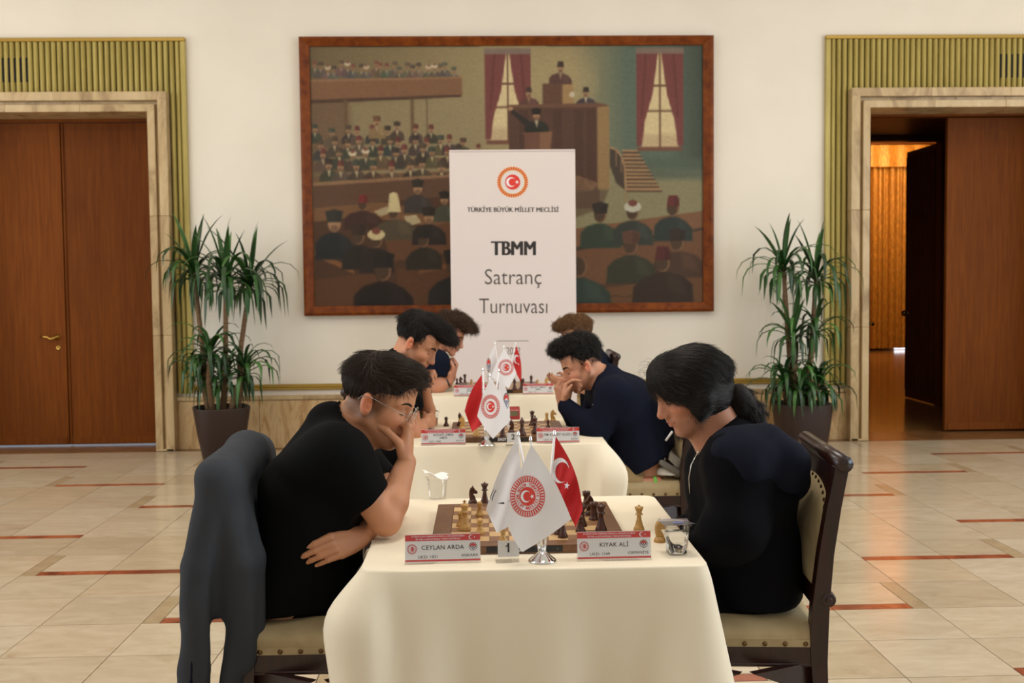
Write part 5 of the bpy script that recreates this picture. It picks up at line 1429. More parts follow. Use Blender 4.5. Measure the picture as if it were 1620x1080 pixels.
def head_cols(v, H, skin, stubble=0.0, lip=(176, 92, 80), fade=None, blush=.25):
    q = H.inv(v); c = np.zeros((len(v), 3), np.float32)+np.array(lin(skin), np.float32)
    def spot(cx, cy, cz, rx, ry, rz, col, al, sym=True):
        y = np.abs(q[:, 1]) if sym else q[:, 1]
        d = ((q[:, 0]-cx)/rx)**2+((y-cy)/ry)**2+((q[:, 2]-cz)/rz)**2; w_ = (al*np.clip(1.35-d, 0, 1))[:, None]
        c[:] = c*(1-w_)+np.array(lin(col), np.float32)*w_
    inh = (q[:, 0] > -.13) & (q[:, 2] > -.14) & (np.abs(q[:, 1]) < .1)
    sk = np.array(skin, float)
    spot(.06, .045, -.02, .03, .025, .022, tuple(np.clip(sk*[1.05, .85, .82], 0, 255)), blush)
    spot(.112, 0, -.030, .014, .014, .012, tuple(np.clip(sk*[1.05, .84, .80], 0, 255)), .5)
    spot(-.008, .082, 0, .02, .014, .03, tuple(np.clip(sk*[1.08, .80, .72], 0, 255)), .55)
    if stubble: spot(.06, .02, -.088, .06, .06, .036, tuple(sk*[.62, .6, .6]), stubble); spot(.098, 0, -.049, .012, .02, .007, tuple(sk*[.55, .52, .52]), stubble*1.1); spot(.01, .058, -.045, .03, .02, .04, tuple(sk*[.6, .58, .58]), stubble*.9)
    spot(.097, 0, -.0555, .010, .018, .0042, lip, .85); spot(.096, 0, -.0665, .010, .017, .0055, lip, .85)
    spot(.078, .033, .012, .012, .016, .004, tuple(sk*.5), .6)          # lash line
    if fade is not None:
        cx, cz, r0, col, al = fade; d = np.sqrt((q[:, 0]-cx)**2+(q[:, 2]-cz)**2)
        w_ = (al*np.clip((r0-d)/.02, 0, 1)*(np.abs(q[:, 1]) > .03)*(np.abs(q[:, 1]) < .0765)*(q[:, 2] > -.05)*inh*(q[:, 0] < .05))[:, None]; c = c*(1-w_)+np.array(lin(col), np.float32)*w_
    return c
def seat_on(F, p, H):
    """slide a point along the line to the head centre until it meets the skin"""
    c = H(0, p[1]*.5, p[2]); a_ = H(*(np.array(p)*[1.35, 1.25, 1.0]))
    for t_ in np.linspace(0, 1, 160):
        q = a_+(c-a_)*t_; i = np.round((q-F.lo)/F.res).astype(int)
        if np.all(i >= 0) and np.all(i < F.n) and F.d[tuple(i)] < 0: return q
    return H(*p)
def face_parts(H, body, o_loc, brow_mat, iris=True, open_=.0035, brow_w=.0052, F=None):
    """eyeballs with irises, eyebrows"""
    for y in (-1, 1):
        c = H(.0655, y*.032, .006); r = .0108*H.sc
        gz = H.R @ np.array([.93, 0, -.36]); Rm = Matrix((tuple(np.cross(gz, H.R[:, 1])), tuple(H.R[:, 1]), tuple(gz))).transposed()
        mb = MB(); Rn = np.array(Rm)
        pr = [(r*math.sin(a_), r*math.cos(a_)) for a_ in np.linspace(0, PI, 12)]
        mb.lathe([(max(p[0], 1e-5), -p[1]) for p in pr], 16, R=Rn); mb.lathe([(.0050*H.sc, r*.90), (.003, r*.975), (1e-5, r*1.012)], 14, R=Rn, mi=1)
        mb.v = [tuple(np.array(p)+c-o_loc) for p in mb.v]; mb.build('eyeball', ['eye_white', 'iris'], body)
        pts = [seat_on(F, p, H) for p in ((.093, y*.013, .0245), (.092, y*.022, .0290), (.087, y*.033, .0315), (.080, y*.043, .0305), (.070, y*.052, .0265))]
        mb = MB(); mb.tube([p-o_loc for p in pts], [brow_w*.5*H.sc, brow_w*.7*H.sc, brow_w*.7*H.sc, brow_w*.55*H.sc, .001], 8); mb.build('eyebrow', brow_mat, body)
        pts = [seat_on(F, p, H) for p in ((.088, y*.0205, .0005), (.090, y*.027, -.0005), (.0895, y*.034, -.0010), (.086, y*.041, -.0005), (.081, y*.0465, .0010))]
        MB().tube([p-o_loc for p in pts], [.0006, .0013, .0016, .0015, .0006], 6).build('eyelashes', brow_mat, body)
# ------------------------------------------------------------------ hair: a close cap and strands lying over it
def hair(H, body, loc, caps, cuts, flow, mat, n=5000, L=.035, rad=.0006, seed=1, lift=.25, jit=.25, lock=None, res=.0034, name='hair', wavy=0.0, gravity=0.0):
    c0 = np.mean([H(*c[0]) for c in caps], 0)
    lo = np.min([H(*c[0])-max(c[1])*H.sc for c in caps], 0)-.02; hi = np.max([H(*c[0])+max(c[1])*H.sc for c in caps], 0)+.02
    G = Field(lo, hi, res)
    for c, r in caps: G.ell(H(*c), V(*r)*H.sc, H.R, .018)
    if lock: lock(G)
    for c, r in cuts: G.ell(H(*c), V(*r)*H.sc, H.R, .006, 's')
    v, f = G.mesh(); v = relax(v, f, 2); nr = vnormals(v, f)
    ho = sdf_object(name, v-nr*.0015, f, mat, body, loc)
    rs = np.random.RandomState(seed); q = H.inv(v)
    out_ = ((v-H(-.01, 0, .03))*nr).sum(1) > 0
    ix = np.flatnonzero(out_); ix = ix[rs.randint(0, len(ix), n)]
    p = v[ix]+rs.normal(0, .0012, (n, 3)); nn = nr[ix]; ql = q[ix]
    fl, ll = flow(ql); fl = fl @ H.R.T
    cl = rs.normal(0, 1, (60, 3)); cid = ((np.floor(ql[:, 0]*55)*7+np.floor(ql[:, 1]*55)*13+np.floor(ql[:, 2]*55)*29).astype(int)) % 60
    fl = fl+(cl[cid]*.8+rs.normal(0, .5, (n, 3)))*jit
    K = 6; pts = np.zeros((n, K, 3), np.float32); ln = (L*ll*rs.uniform(.6, 1.3, n))[:, None]
    p = p-nn*.002; d = fl-nn*(fl*nn).sum(1, keepdims=True)*.92; d /= np.linalg.norm(d, axis=1, keepdims=True)+1e-9; d = d+nn*lift; d /= np.linalg.norm(d, axis=1, keepdims=True)
    wv = rs.normal(0, 1, (n, 3)); ph = rs.uniform(0, 6, n)
    for k in range(K):
        pts[:, k] = p; d2 = d-nn*lift*(k/(K-1))*1.3+wv*np.sin(ph+k*1.4)[:, None]*wavy; d2[:, 2] -= gravity*k/K
        d2 /= np.linalg.norm(d2, axis=1, keepdims=True); p = p+d2*ln/(K-1)
    strands('strands', pts, rad, mat+'_strand', ho, loc)
    return ho
def strands(name, pts, rad, mat, parent, loc):
    n, K = pts.shape[:2]; hc = bpy.data.hair_curves.new(name); hc.add_curves([K]*n)
    hc.points.foreach_set('position', (pts-np.array(loc, np.float32)).astype(np.float32).ravel())
    r = np.tile(np.linspace(1, .25, K)*rad, n).astype(np.float32); hc.points.foreach_set('radius', r)
    hc.materials.append(M[mat]); o = link(bpy.data.objects.new(name, hc), parent); o['kind'] = 'stuff'; return o
# ------------------------------------------------------------------ hands
def hand_sdf(F, wrist, xdir, tdir, right, curl, thumb, sc=1.0, spread=0.0, k0=.010):
    """curl: per finger (mcp, pip, dip) in radians; thumb: list of 3 points in hand axes (x fingers, y thumb side, z back)"""
    x = np.array(xdir, float); x /= np.linalg.norm(x); t_ = np.array(tdir, float); t_ -= x*(x@t_); t_ /= np.linalg.norm(t_)
    z = np.cross(x, t_) if right else np.cross(t_, x); W = np.array(wrist, float); R = np.stack([x, t_, z], 1)
    def P_(a_): return W+R @ (np.array(a_, float)*sc)
    kn = [(.092, .029, .002), (.095, .009, .004), (.090, -.011, .003), (.081, -.029, 0)]
    F.ell(P_((.046, .001, -.002)), np.array((.050, .036, .0155))*sc, R, .012)
    for i, q in enumerate(kn): F.cap(P_((.012, q[1]*.55, -.001)), P_((q[0]-.006, q[1], q[2]-.004)), .0135*sc, .0108*sc, k0)
    F.ell(P_((.036, .022, -.011)), np.array((.032, .017, .014))*sc, R, .010)
    ln = [(.043, .026, .021), (.047, .030, .022), (.043, .028, .021), (.034, .021, .018)]
    rad = [(.0100, .0088, .0080, .0066), (.0102, .0090, .0082, .0068), (.0098, .0086, .0078, .0064), (.0088, .0076, .0069, .0058)]
    tips = []
    for i in range(4):
        p = np.array(kn[i]); a_ = 0.0; sp = spread*(1.5-i)*.5; 
        for j in range(3):
            a_ += curl[i][j]; dv = np.array([math.cos(a_)*math.cos(sp), math.cos(a_)*math.sin(sp), -math.sin(a_)])
            q = p+dv*ln[i][j]; F.cap(P_(p), P_(q), rad[i][j]*sc, rad[i][j+1]*sc, .0028 if j else .005); p = q
        tips.append((P_(p), R @ dv, R @ np.array([math.sin(a_), 0, math.cos(a_)])))
    r = (.0130, .0112, .0098, .0075); pts = [(.014, .020, -.008)]+list(thumb)
    for j in range(3): F.cap(P_(pts[j]), P_(pts[j+1]), r[j]*sc, r[j+1]*sc, .006 if j == 0 else .003)
    return P_, R, tips
# ------------------------------------------------------------------ the six players
def V(*a_): return np.array(a_, float)
def torso_sdf(F, neck, chest, waist, hip, side, grow=0.0, w=1.0, k=.07, thick=1.0):
    """side: unit vector to the left shoulder"""
    s_ = side
    for sg in (-1, 1):
        F.cap(neck*.35+chest*.65+s_*sg*.105*w, chest+s_*sg*.085*w, (.082*thick+grow), (.108*thick+grow), k)
        F.cap(chest+s_*sg*.085*w, waist+s_*sg*.072*w, .108*thick+grow, .104*thick+grow, k)
        F.cap(waist+s_*sg*.072*w, hip+s_*sg*.085*w, .104*thick+grow, .118*thick+grow, k)
def arm_sdf(F, sh, el, wr, r=(.052, .041, .036, .026), k=.02, grow=0.0):
    F.cap(sh, el, r[0]+grow, r[1]+grow, k); m_ = el+(wr-el)*.3
    F.cap(el, m_, r[1]*.97+grow, r[1]*1.02+grow, k); F.cap(m_, wr, r[1]*1.02+grow, r[3]+grow, k)
def sleeve(F, sh, el, t_, r1, r2, k=.035):
    d_ = (el-sh)/np.linalg.norm(el-sh); c = sh+(el-sh)*t_
    F.cap(sh, el, r1, r2, k, cut=(c, d_))
def locks(F, H, pts, rn, r0=.010, L=.045, lift=.004, flow=None, k=.004, jit=.35):
    """short hair tufts: pts are positions on the skull in head axes; flow gives their lie"""
    for p in pts:
        p = np.array(p); n_ = p-np.array([-.01, 0, .03]); n_ /= np.linalg.norm(n_)
        fl = flow(p) if flow else np.array([.6, 0, -.2]); fl = np.array(fl, float)+np.array([rn.gauss(0, jit), rn.gauss(0, jit), rn.gauss(0, jit)])
        fl -= n_*(fl@n_)*.85; fl /= np.linalg.norm(fl)+1e-9; l_ = L*rn.uniform(.7, 1.25)
        m_ = p+fl*l_*.55+n_*lift; e = p+fl*l_+n_*(-.002+rn.uniform(-.003, .006))
        F.cap(H(*p), H(*m_), r0*H.sc, r0*.8*H.sc, k); F.cap(H(*m_), H(*e), r0*.8*H.sc, r0*.22*H.sc, k)
def dome(rn, n, zmin=.03, c=(-.012, 0, .045), r=(.100, .080, .088), cond=None):
    out = []
    while len(out) < n:
        q = np.array([rn.gauss(0, 1), rn.gauss(0, 1), rn.gauss(0, 1)]); q /= np.linalg.norm(q); p = np.array(c)+q*np.array(r)
        if p[2] > zmin and (cond is None or cond(p)): out.append(p)
    return out
def strand_mesh(name, curves, rad, mat, parent, loc):
    mb = MB()
    for c in curves:
        n = len(c); mb.tube([p-loc for p in c], [rad*(1-.75*(i/(n-1))**2) for i in range(n)], 4, cap=False)
    return mb.build(name, mat, parent, fix=False, kind='stuff')
SKIN1, SKIN2 = (198, 138, 102), (194, 134, 104)
def start_body(lo, hi, res): return Field(lo, hi, res)
def finish(F, name, mat, parent=None, loc=(0, 0, 0), cols=None, it=1, fold=None):
    v, f = F.mesh()
    if it: v = relax(v, f, it)
    if fold: v = folds(v, vnormals(v, f), *fold); v = relax(v, f, 1, .3)
    c = cols(v) if cols else None
    return sdf_object(name, v, f, mat, parent, loc, c)
def legs(name_t, hip, side, fwd, knee_dx, parent, loc, mat, seat_z=.53, shoe_mat='trouser_black', y_foot=0):
    lo = np.minimum(hip, hip+fwd*.75)-V(.25, .32, .65); hi = np.maximum(hip, hip+fwd*.75)+V(.25, .32, .25); lo[2] = .035
    F = Field(lo, hi, .010); feet = []
    for sg in (-1, 1):
        h = hip+side*sg*.085; h[2] = min(h[2], .62); kn = hip+fwd*knee_dx+side*sg*.11; kn[2] = .545
        an = kn+fwd*.02; an[2] = .09
        F.cap(h, kn, .088, .062, .04); F.cap(kn, an, .060, .046, .03); feet.append(an)
    F.cap(hip+side*.07, hip-side*.07, .115, None, .05)
    finish(F, name_t, mat, parent, loc, fold=(.004, 3))
    for an in feet:
        mb = MB(); vs = []; rings = [(-.07, .030, .05), (-.05, .040, .075), (.02, .044, .08), (.10, .046, .055), (.17, .040, .042), (.20, .02, .03)]
        lat = side; n = 12
        for x, w_, h in rings:
            for i in range(n): a_ = 2*PI*i/n; vs.append(an*V(1, 1, 0)+fwd*x+lat*w_*math.cos(a_)+V(0, 0, .003+h*.5+h*.5*max(-1, math.sin(a_)))-loc)
        fs = [(r*n+i, r*n+(i+1) % n, (r+1)*n+(i+1) % n, (r+1)*n+i) for r in range(len(rings)-1) for i in range(n)]+[tuple(range(n))[::-1], tuple(range((len(rings)-1)*n, len(rings)*n))]
        mb.add(vs, fs, 0, True); mb.build('shoe', shoe_mat, parent)
def placed(o, label, group='chess players at the tables'):
    return tag(o, label, 'person', group)

# ---------- left player of the nearest table: black tee, glasses, hand over the mouth
def player_glasses():
    loc = V(-.43, 3.12, .52); side = V(0, 1, 0); fwd = V(1, 0, 0)
    H = Frame(at(597, 635, 3.13), 0, math.radians(21), 0, math.radians(-9), 1.09)
    neck = at(536, 682, 3.13); chest = at(497, 770, 3.13); waist = at(478, 870, 3.13); hip = at(462, 948, 3.13)
    shR, elR, wrR = at(536, 722, 2.965), at(610, 822, 2.985), at(643, 731, 3.085)
    shL, elL, wrL = at(560, 725, 3.32), at(622, 788, 3.25), at(574, 848, 2.985)
    F = Field(at(385, 1010, 3.05)-V(.05, .38, .03), at(690, 540, 3.2)+V(.05, .42, .04), .0031)
    head_sdf(F, H)
    F.cap(H(-.022, 0, -.035), neck, .060, .068, .03); F.cap(H(.03, 0, -.075), neck+V(.06, 0, -.02), .045, .05, .03)
    torso_sdf(F, neck, chest, waist, hip, side, -.012)
    F.cap(shR, shL, .06, None, .05)
    arm_sdf(F, shR, elR, wrR, (.055, .045, .04, .029), .016); arm_sdf(F, shL, elL, wrL, (.055, .044, .04, .027))
    # right fist in front of the mouth, thumb up along the cheek
    P_, R, tips = hand_sdf(F, wrR, at(647, 684, 3.115)-wrR+V(.0, 0, 0), V(-.1, -1, .0), True,
        [(1.15, 1.45, .9), (1.2, 1.5, .9), (1.25, 1.5, .9), (1.3, 1.5, .9)], [(.046, .046, -.020), (.072, .052, -.050), (.088, .050, -.078)], 1.1)
    wr2 = wrL
    P2, R2, tips2 = hand_sdf(F, wr2, V(-.74, -.55, -.14), V(-.66, 0, .72), False,
        [(.42, .34, .18), (.44, .38, .2), (.46, .38, .2), (.46, .36, .2)], [(.05, .042, -.016), (.078, .044, -.03), (.098, .034, -.042)], 1.05, -.06)
    v, f = F.mesh(); v = relax(v, f, 1, .4)
    cols = head_cols(v, H, SKIN1, .22, fade=(-.035, .03, .088, (48, 34, 26), .62))
    for tp, dv, up in tips2:
        d = np.linalg.norm(v-(tp+up*.004), axis=1); w_ = np.clip(1-d/.008, 0, 1)[:, None]*.7; cols = cols*(1-w_)+np.array(lin((226, 170, 146)), np.float32)*w_
    body = sdf_object('person', v, f, 'skin', None, loc, cols)
    placed(body, 'person in a black tee with thin glasses, chin on his fist, nearest table')
    face_parts(H, body, loc, 'hair_dark', F=F)
    def flow(q):
        top = np.clip((q[:, 2]-.055)/.03, 0, 1)[:, None]; fr = np.clip((q[:, 0]+.06)/.04, 0, 1)[:, None]
        up = np.array([.95, .1, .25]); dn = np.array([.15, 0, -1.0])
        return (up*top*fr+dn*(1-top)+np.array([-.3, 0, -.8])*top*(1-fr)), .45+.85*top[:, 0]
    hair(H, body, loc, [((.036, 0, .056), (.060, .0715, .052)), ((-.016, 0, .050), (.101, .0785, .082)), ((-.002, 0, .092), (.080, .066, .046)), ((.044, 0, .098), (.052, .060, .036))],
         [((.112, 0, -.002), (.068, .14, .080)), ((.040, 0, -.085), (.075, .14, .098)), ((-.006, 0, -.022), (.028, .14, .042)), ((-.10, 0, -.088), (.075, .14, .058))],
         flow, 'hair_dark', 7000, .036, .0006, 4, .22, .22)
    # tee
    T = Field(at(380, 1010, 3.05)-V(.06, .38, .04), at(650, 620, 3.2)+V(.02, .42, .02), .006)
    torso_sdf(T, neck, chest, waist, hip, side, .022, 1.02); T.cap(shR, shL, .078, None, .06)
    T.cap(neck+V(-.02, 0, .015), chest, .085, .12, .06); T.cap(waist+V(-.05, 0, 0), hip+V(-.06, 0, -.02), .13, .14, .05)
    T.cap(waist+V(.05, -.04, 0), hip+V(.09, -.04, -.02), .11, .13, .05); T.cap(waist+V(.05, .04, 0), hip+V(.09, .04, -.02), .11, .13, .05)
    sleeve(T, shR+V(-.01, .012, -.008), elR+V(-.008, 0, .006), .70, .080, .070, .09); sleeve(T, shL, elL, .70, .084, .074)
    T.cap(H(-.022, 0, -.03), neck+V(.028, 0, .012), .062, .069, .006, 's'); T.cap(H(.03, 0, -.07), neck+V(.085, 0, -.0), .05, .056, .006, 's')
    T.apply(lambda X, Y, Z: (.525-Z)+0*X+0*Y, V(-1.2, 2.4, 0), V(.6, 4, .6), .0, 'i')
    tee = finish(T, 'tee_shirt', 'tee_black', body, loc, it=2, fold=(.011, 11, 24))
    p = at(443, 924, 2.955); tg = MB().box((-.004, -.001, -.016), (.004, .001, .016)); tg.build('label_tag', plain('tag_grey', (150, 150, 146), .6), tee, p-loc)
    # glasses
    g = MB(); rim = lambda y: [H(.105-.10*abs(y_)*.12, y_, z_)-loc for y_, z_ in [(y*(.033+.0245*math.cos(q)*1), -.002+.022*math.sin(q)) for q in np.linspace(0, 2*PI, 25)]]
    gl = empty('glasses_frame'); gl.parent = body
    for y in (-1, 1):
        MB().tube(rim(y), .0009, 6).build('rim', 'steel', gl)
        lens = rim(y)[:-1]; mb = MB(); mb.add(lens+[sum(lens)/len(lens)], [(i, (i+1) % len(lens), len(lens)) for i in range(len(lens))]); mb.build('lens', 'lens_glass', gl)
        MB().tube([H(.104, y*.0575, .004)-loc, H(.09, y*.072, .008)-loc, H(.03, y*.080, .016)-loc, H(-.008, y*.083, .022)-loc, H(-.028, y*.083, .016)-loc, H(-.038, y*.080, -.002)-loc], .0011, 6).build('temple', 'steel', gl)
    MB().tube([H(.106, -.010, .004)-loc, H(.1085, 0, .008)-loc, H(.106, .010, .004)-loc], .0011, 6).build('bridge', 'steel', gl)
    legs('trousers', hip+V(.0, 0, -.03), side, fwd, .43, body, loc, 'trouser_black')
    return body
player_glasses()

# ---------- right player of the nearest table: black hooded jacket, long dark hair tied back
def player_ponytail():
    loc = V(.70, 3.10, .52); side = V(0, -1, 0); fwd = V(-1, 0, 0); Yc = 3.10
    H = Frame(at(1094, 616, 3.09), PI, math.radians(24), 0, .12, 1.05)
    neck = at(1150, 690, Yc); chest = at(1172, 770, Yc); waist = at(1172, 865, Yc); hip = at(1180, 935, Yc)
    shL, elL, wrL = at(1160, 728, 2.915), at(1172, 838, 2.86), at(1098, 872, 2.99)
    shR, elR, wrR = at(1140, 728, 3.29), at(1120, 832, 3.40), at(1078, 838, 3.22)
    F = Field(at(1020, 1005, 3.1)-V(.06, .42, .03), at(1255, 540, 3.1)+V(.06, .44, .04), .0042)
    head_sdf(F, H); F.cap(H(-.022, 0, -.035), neck, .056, .066, .03); F.cap(H(.026, 0, -.075), neck+V(-.05, 0, -.02), .042, .05, .03)
    torso_sdf(F, neck, chest, waist, hip, side, -.02, .95); F.cap(shR, shL, .055, None, .05)
    arm_sdf(F, shR, elR, wrR); arm_sdf(F, shL, elL, wrL)
    rel = [(.35, .45, .25)]*4; th = [(.05, .042, -.016), (.078, .044, -.03), (.098, .034, -.042)]
    hand_sdf(F, wrL, V(-.6, .6, -.35), V(-.3, .5, .8), False, rel, th, 1.0)
    hand_sdf(F, wrR, V(-.5, -.75, -.2), V(-.6, .1, .75), True, rel, th, 1.0)
    v, f = F.mesh(); v = relax(v, f, 1, .4)
    body = sdf_object('person', v, f, 'skin', None, loc, head_cols(v, H, SKIN2, .38, (182, 84, 72), blush=.35))
    placed(body, 'person in a black hooded jacket with long dark hair tied back, nearest table')
    face_parts(H, body, loc, 'hair_black', brow_w=.0046, F=F)
    tie = V(-.088, 0, -.058)
    def flow(q):
        d = tie-q; d = d/(np.linalg.norm(d, axis=1, keepdims=True)+1e-9); side_ = np.clip((q[:, 0]-.0)/.08, 0, 1)[:, None]
        d = d+np.array([-.15, 0, -.5])*side_*.6*np.clip((q[:, 2:]-.03)/.05, 0, 1); return d, np.ones(len(q))*(.25+.75*np.clip(np.linalg.norm(tie-q, axis=1)/.16, 0, 1))*(.55+.45*np.clip((q[:, 2]+.02)/.06, 0, 1))
    def lockf(G):
        for y in (-1, 1):
            G.cap(H(.070, y*.055, .035), H(.030, y*.073, -.050), .022*H.sc, .018*H.sc, .02); G.cap(H(.030, y*.073, -.050), H(-.085, y*.012, -.064), .022*H.sc, .018*H.sc, .025)
            G.cap(H(.0, y*.072, -.02), H(-.088, 0, -.058), .03*H.sc, .018*H.sc, .03)
        G.cap(H(.05, 0, .075), H(-.09, 0, .02), .05*H.sc, .045*H.sc, .03)
        G.cap(H(-.09, 0, .02), H(-.09, 0, -.06), .03*H.sc, .02*H.sc, .03)
    hair(H, body, loc, [((-.036, 0, -.040), (.060, .072, .062)), ((-.014, 0, .040), (.104, .086, .086)), ((.050, 0, .055), (.056, .075, .056))],
         [((.128, 0, -.025), (.050, .060, .082)), ((.095, 0, -.070), (.062, .16, .088)), ((.03, 0, -.158), (.09, .16, .060))],
         flow, 'hair_black', 9000, .055, .0006, 8, .06, .07, lockf)
    # ponytail
    T_ = H(*tie); end = at(1192, 662, 3.10)
    G = Field(np.minimum(T_, end)-.08, np.maximum(T_, end)+.08, .0038); d_ = end-T_
    G.cap(T_, T_+d_*.35+V(0, 0, .018), .018, .040, .02); G.cap(T_+d_*.35+V(0, 0, .012), T_+d_*.72+V(0, 0, -.004), .042, .045, .02); G.cap(T_+d_*.72, end+V(-.01, 0, -.012), .042, .026, .02)
    vv, ff = G.mesh(); vv = relax(vv, ff, 2); po = sdf_object('ponytail', vv, ff, 'hair_black', body, loc)
    rs = np.random.RandomState(5); n = 3500; nr = vnormals(vv, ff); ix = rs.randint(0, len(vv), n); p = vv[ix]-nr[ix]*.003; pts = np.zeros((n, 7, 3), np.float32); du = d_/np.linalg.norm(d_)
    crl = rs.normal(0, 1, (40, 3)); cid = (np.floor(vv[ix]*45).astype(int) @ np.array([3, 7, 11])) % 40
    dd = du*.9+crl[cid]*.22+rs.normal(0, .10, (n, 3))+nr[ix]*.06+V(0, 0, -.12); dd /= np.linalg.norm(dd, axis=1, keepdims=True); ax = crl[cid]
    for k in range(7): pts[:, k] = p; d2 = dd+np.cross(ax, dd)*.28*k*.4+V(0, 0, -.05)*k; d2 /= np.linalg.norm(d2, axis=1, keepdims=True); p = p+d2*.0062*rs.uniform(.8, 1.2, (n, 1))
    strands('strands', pts, .0006, 'hair_black_strand', po, loc)
    MB().lathe([(.014, -.006), (.019, -.004), (.020, 0), (.019, .004), (.014, .006)], 18, tuple(T_-loc), R=roty(math.radians(50))).build('hair_tie', 'tee_black', po)
    MB().lathe([(0, -.003), (.003, 0), (0, .003)], 10, tuple(T_+V(.012, -.022, .006)-loc)).build('tie_bead', 'chrome', po)
    # loose curls at the forehead
    n = 90; pts = np.zeros((n, 8, 3), np.float32)
    for i in range(n):
        p = H(.075+rs.uniform(-.03, .025), rs.uniform(-.06, .06), .085+rs.uniform(-.04, .03)); a_ = rs.uniform(0, 6.28); rr = rs.uniform(.006, .014); t1 = H.R @ V(.9, rs.normal(0, .4), rs.uniform(-.2, .8))
        u1 = np.cross(t1, rs.normal(0, 1, 3)); u1 /= np.linalg.norm(u1); u2 = np.cross(t1, u1); l_ = rs.uniform(.012, .035)
        for k in range(8): b_ = a_+k*.5; pts[i, k] = p+t1*l_*k/7+u1*rr*(math.cos(b_)-math.cos(a_))+u2*rr*(math.sin(b_)-math.sin(a_))
    strands('loose_strands', pts, .0004, 'hair_black_strand', body, loc)
    # sideburn and chin beard as short stubble strands
    n = 700; pts = np.zeros((n, 4, 3), np.float32)
    for i in range(n):
        if i < 420: p = V(.028+rs.normal(0, .012), 0, -.062+rs.normal(0, .018)); yy = .060-abs(p[2]+.04)*.25
        else: p = V(.075+rs.normal(0, .012), 0, -.104+rs.normal(0, .004)); yy = rs.uniform(0, .02)
        q = H(p[0], yy*rs.choice([-1, 1]), p[2])
        for k in range(4): pts[i, k] = q+(H.R @ V(.25, 0, -1))*.005*k*rs.uniform(.7, 1.2)
    strands('beard', pts, .00035, 'hair_black_strand', body, loc)
    # jacket with hood
    T = Field(at(1040, 1010, 3.1)-V(.06, .44, .04), at(1260, 640, 3.1)+V(.10, .46, .05), .006)
    torso_sdf(T, neck, chest, waist, hip, side, .020, 1.0); T.cap(shR, shL, .076, None, .09)
    T.cap(chest, waist+V(.01, 0, 0), .135, .14, .05); T.cap(waist, hip+V(.02, 0, -.03), .14, .15, .05); T.cap(waist+V(-.03, 0, 0), hip+V(-.10, 0, .0), .12, .13, .05)
    T.cap(neck+V(.02, 0, -.01), chest, .080, .125, .06)
    arm_sdf(T, shL+V(.0, .015, -.01), elL, wrL, (.068, .062, .058, .044), .06); arm_sdf(T, shR, elR, wrR, (.070, .060, .055, .042), .035)
    T.cap(H(-.022, 0, -.03), neck+V(-.03, 0, .02), .060, .062, .006, 's'); T.cap(H(.03, 0, -.07), neck+V(-.085, 0, .0), .05, .052, .006, 's')
    T.apply(lambda X, Y, Z: (.525-Z)+0*X+0*Y, V(0, 2.4, 0), V(1.6, 4, .6), .0, 'i')
    jk = finish(T, 'hooded_jacket', 'hoodie_black', body, loc, it=2, fold=(.012, 23, 26))
    K = Field(at(1100, 820, 3.1)-V(.03, .30, .02), at(1260, 640, 3.1)+V(.05, .30, .05), .0055)
    for sg in (-1, 1):
        y = sg*.105
        ch = [(neck+V(-.062, y*.85, -.045), .022), (neck+V(-.02, y*1.25, -.012), .036), (at(1188, 688, Yc)+V(0, y*1.55, 0), .046), (at(1222, 716, Yc)+V(0, y*1.5, 0), .050), (at(1234, 752, Yc)+V(0, y*1.0, 0), .042), (at(1238, 784, Yc)+V(-.004, y*.35, 0), .026)]
        for (p0, r0), (p1, r1) in zip(ch[:-1], ch[1:]): K.cap(p0, p1, r0, r1, .05)
    K.cap(at(1236, 752, Yc)+V(0, -.1, 0), at(1236, 752, Yc)+V(0, .1, 0), .036, None, .03)
    dg = [(at(1142, 714, 2.880), .022), (at(1182, 738, 2.865), .040), (at(1226, 756, 2.95), .042), (at(1238, 778, 3.04), .032)]
    for (p0, r0), (p1, r1) in zip(dg[:-1], dg[1:]): K.cap(p0, p1, r0, r1, .05)
    K.ell(at(1185, 712, 2.96), V(.085, .10, .050), None, .03); K.ell(at(1172, 710, 2.925), V(.085, .088, .062), None, .04)
    K.ell(at(1200, 738, Yc), V(.085, .17, .075), None, .04)
    K.ell(at(1190, 668, Yc+.03), V(.045, .075, .035), None, .02, 's')
    finish(K, 'hood', 'hood_navy', jk, loc, it=2, fold=(.005, 5, 30))
    zp = [at(1106, 712, 2.985), at(1094, 735, 2.985), at(1090, 757, 2.985), at(1092, 780, 2.99)]
    MB().tube([p-loc for p in zp], .0025, 6).build('zip', 'steel', jk)
    legs('trousers', hip+V(.0, 0, -.02), side, fwd, .42, body, loc, 'trouser_black')
    return body
player_ponytail()

SH_ = dict(caps=[((-.014, 0, .054), (.102, .081, .084)), ((.0, 0, .100), (.085, .072, .052)), ((.058, 0, .108), (.058, .060, .040))],
           cuts=[((.116, 0, -.006), (.066, .14, .080)), ((.045, 0, -.085), (.075, .14, .098)), ((-.006, 0, -.022), (.027, .14, .040)), ((-.10, 0, -.100), (.075, .14, .058))])
def flow_fwd(q):
    top = np.clip((q[:, 2]-.06)/.03, 0, 1)[:, None]; fr = np.clip((q[:, 0]+.06)/.05, 0, 1)[:, None]
    return (np.array([.9, .1, .2])*top*fr+np.array([.2, 0, -1.0])*(1-top)+np.array([-.3, 0, -.8])*top*(1-fr)), .5+.8*top[:, 0]

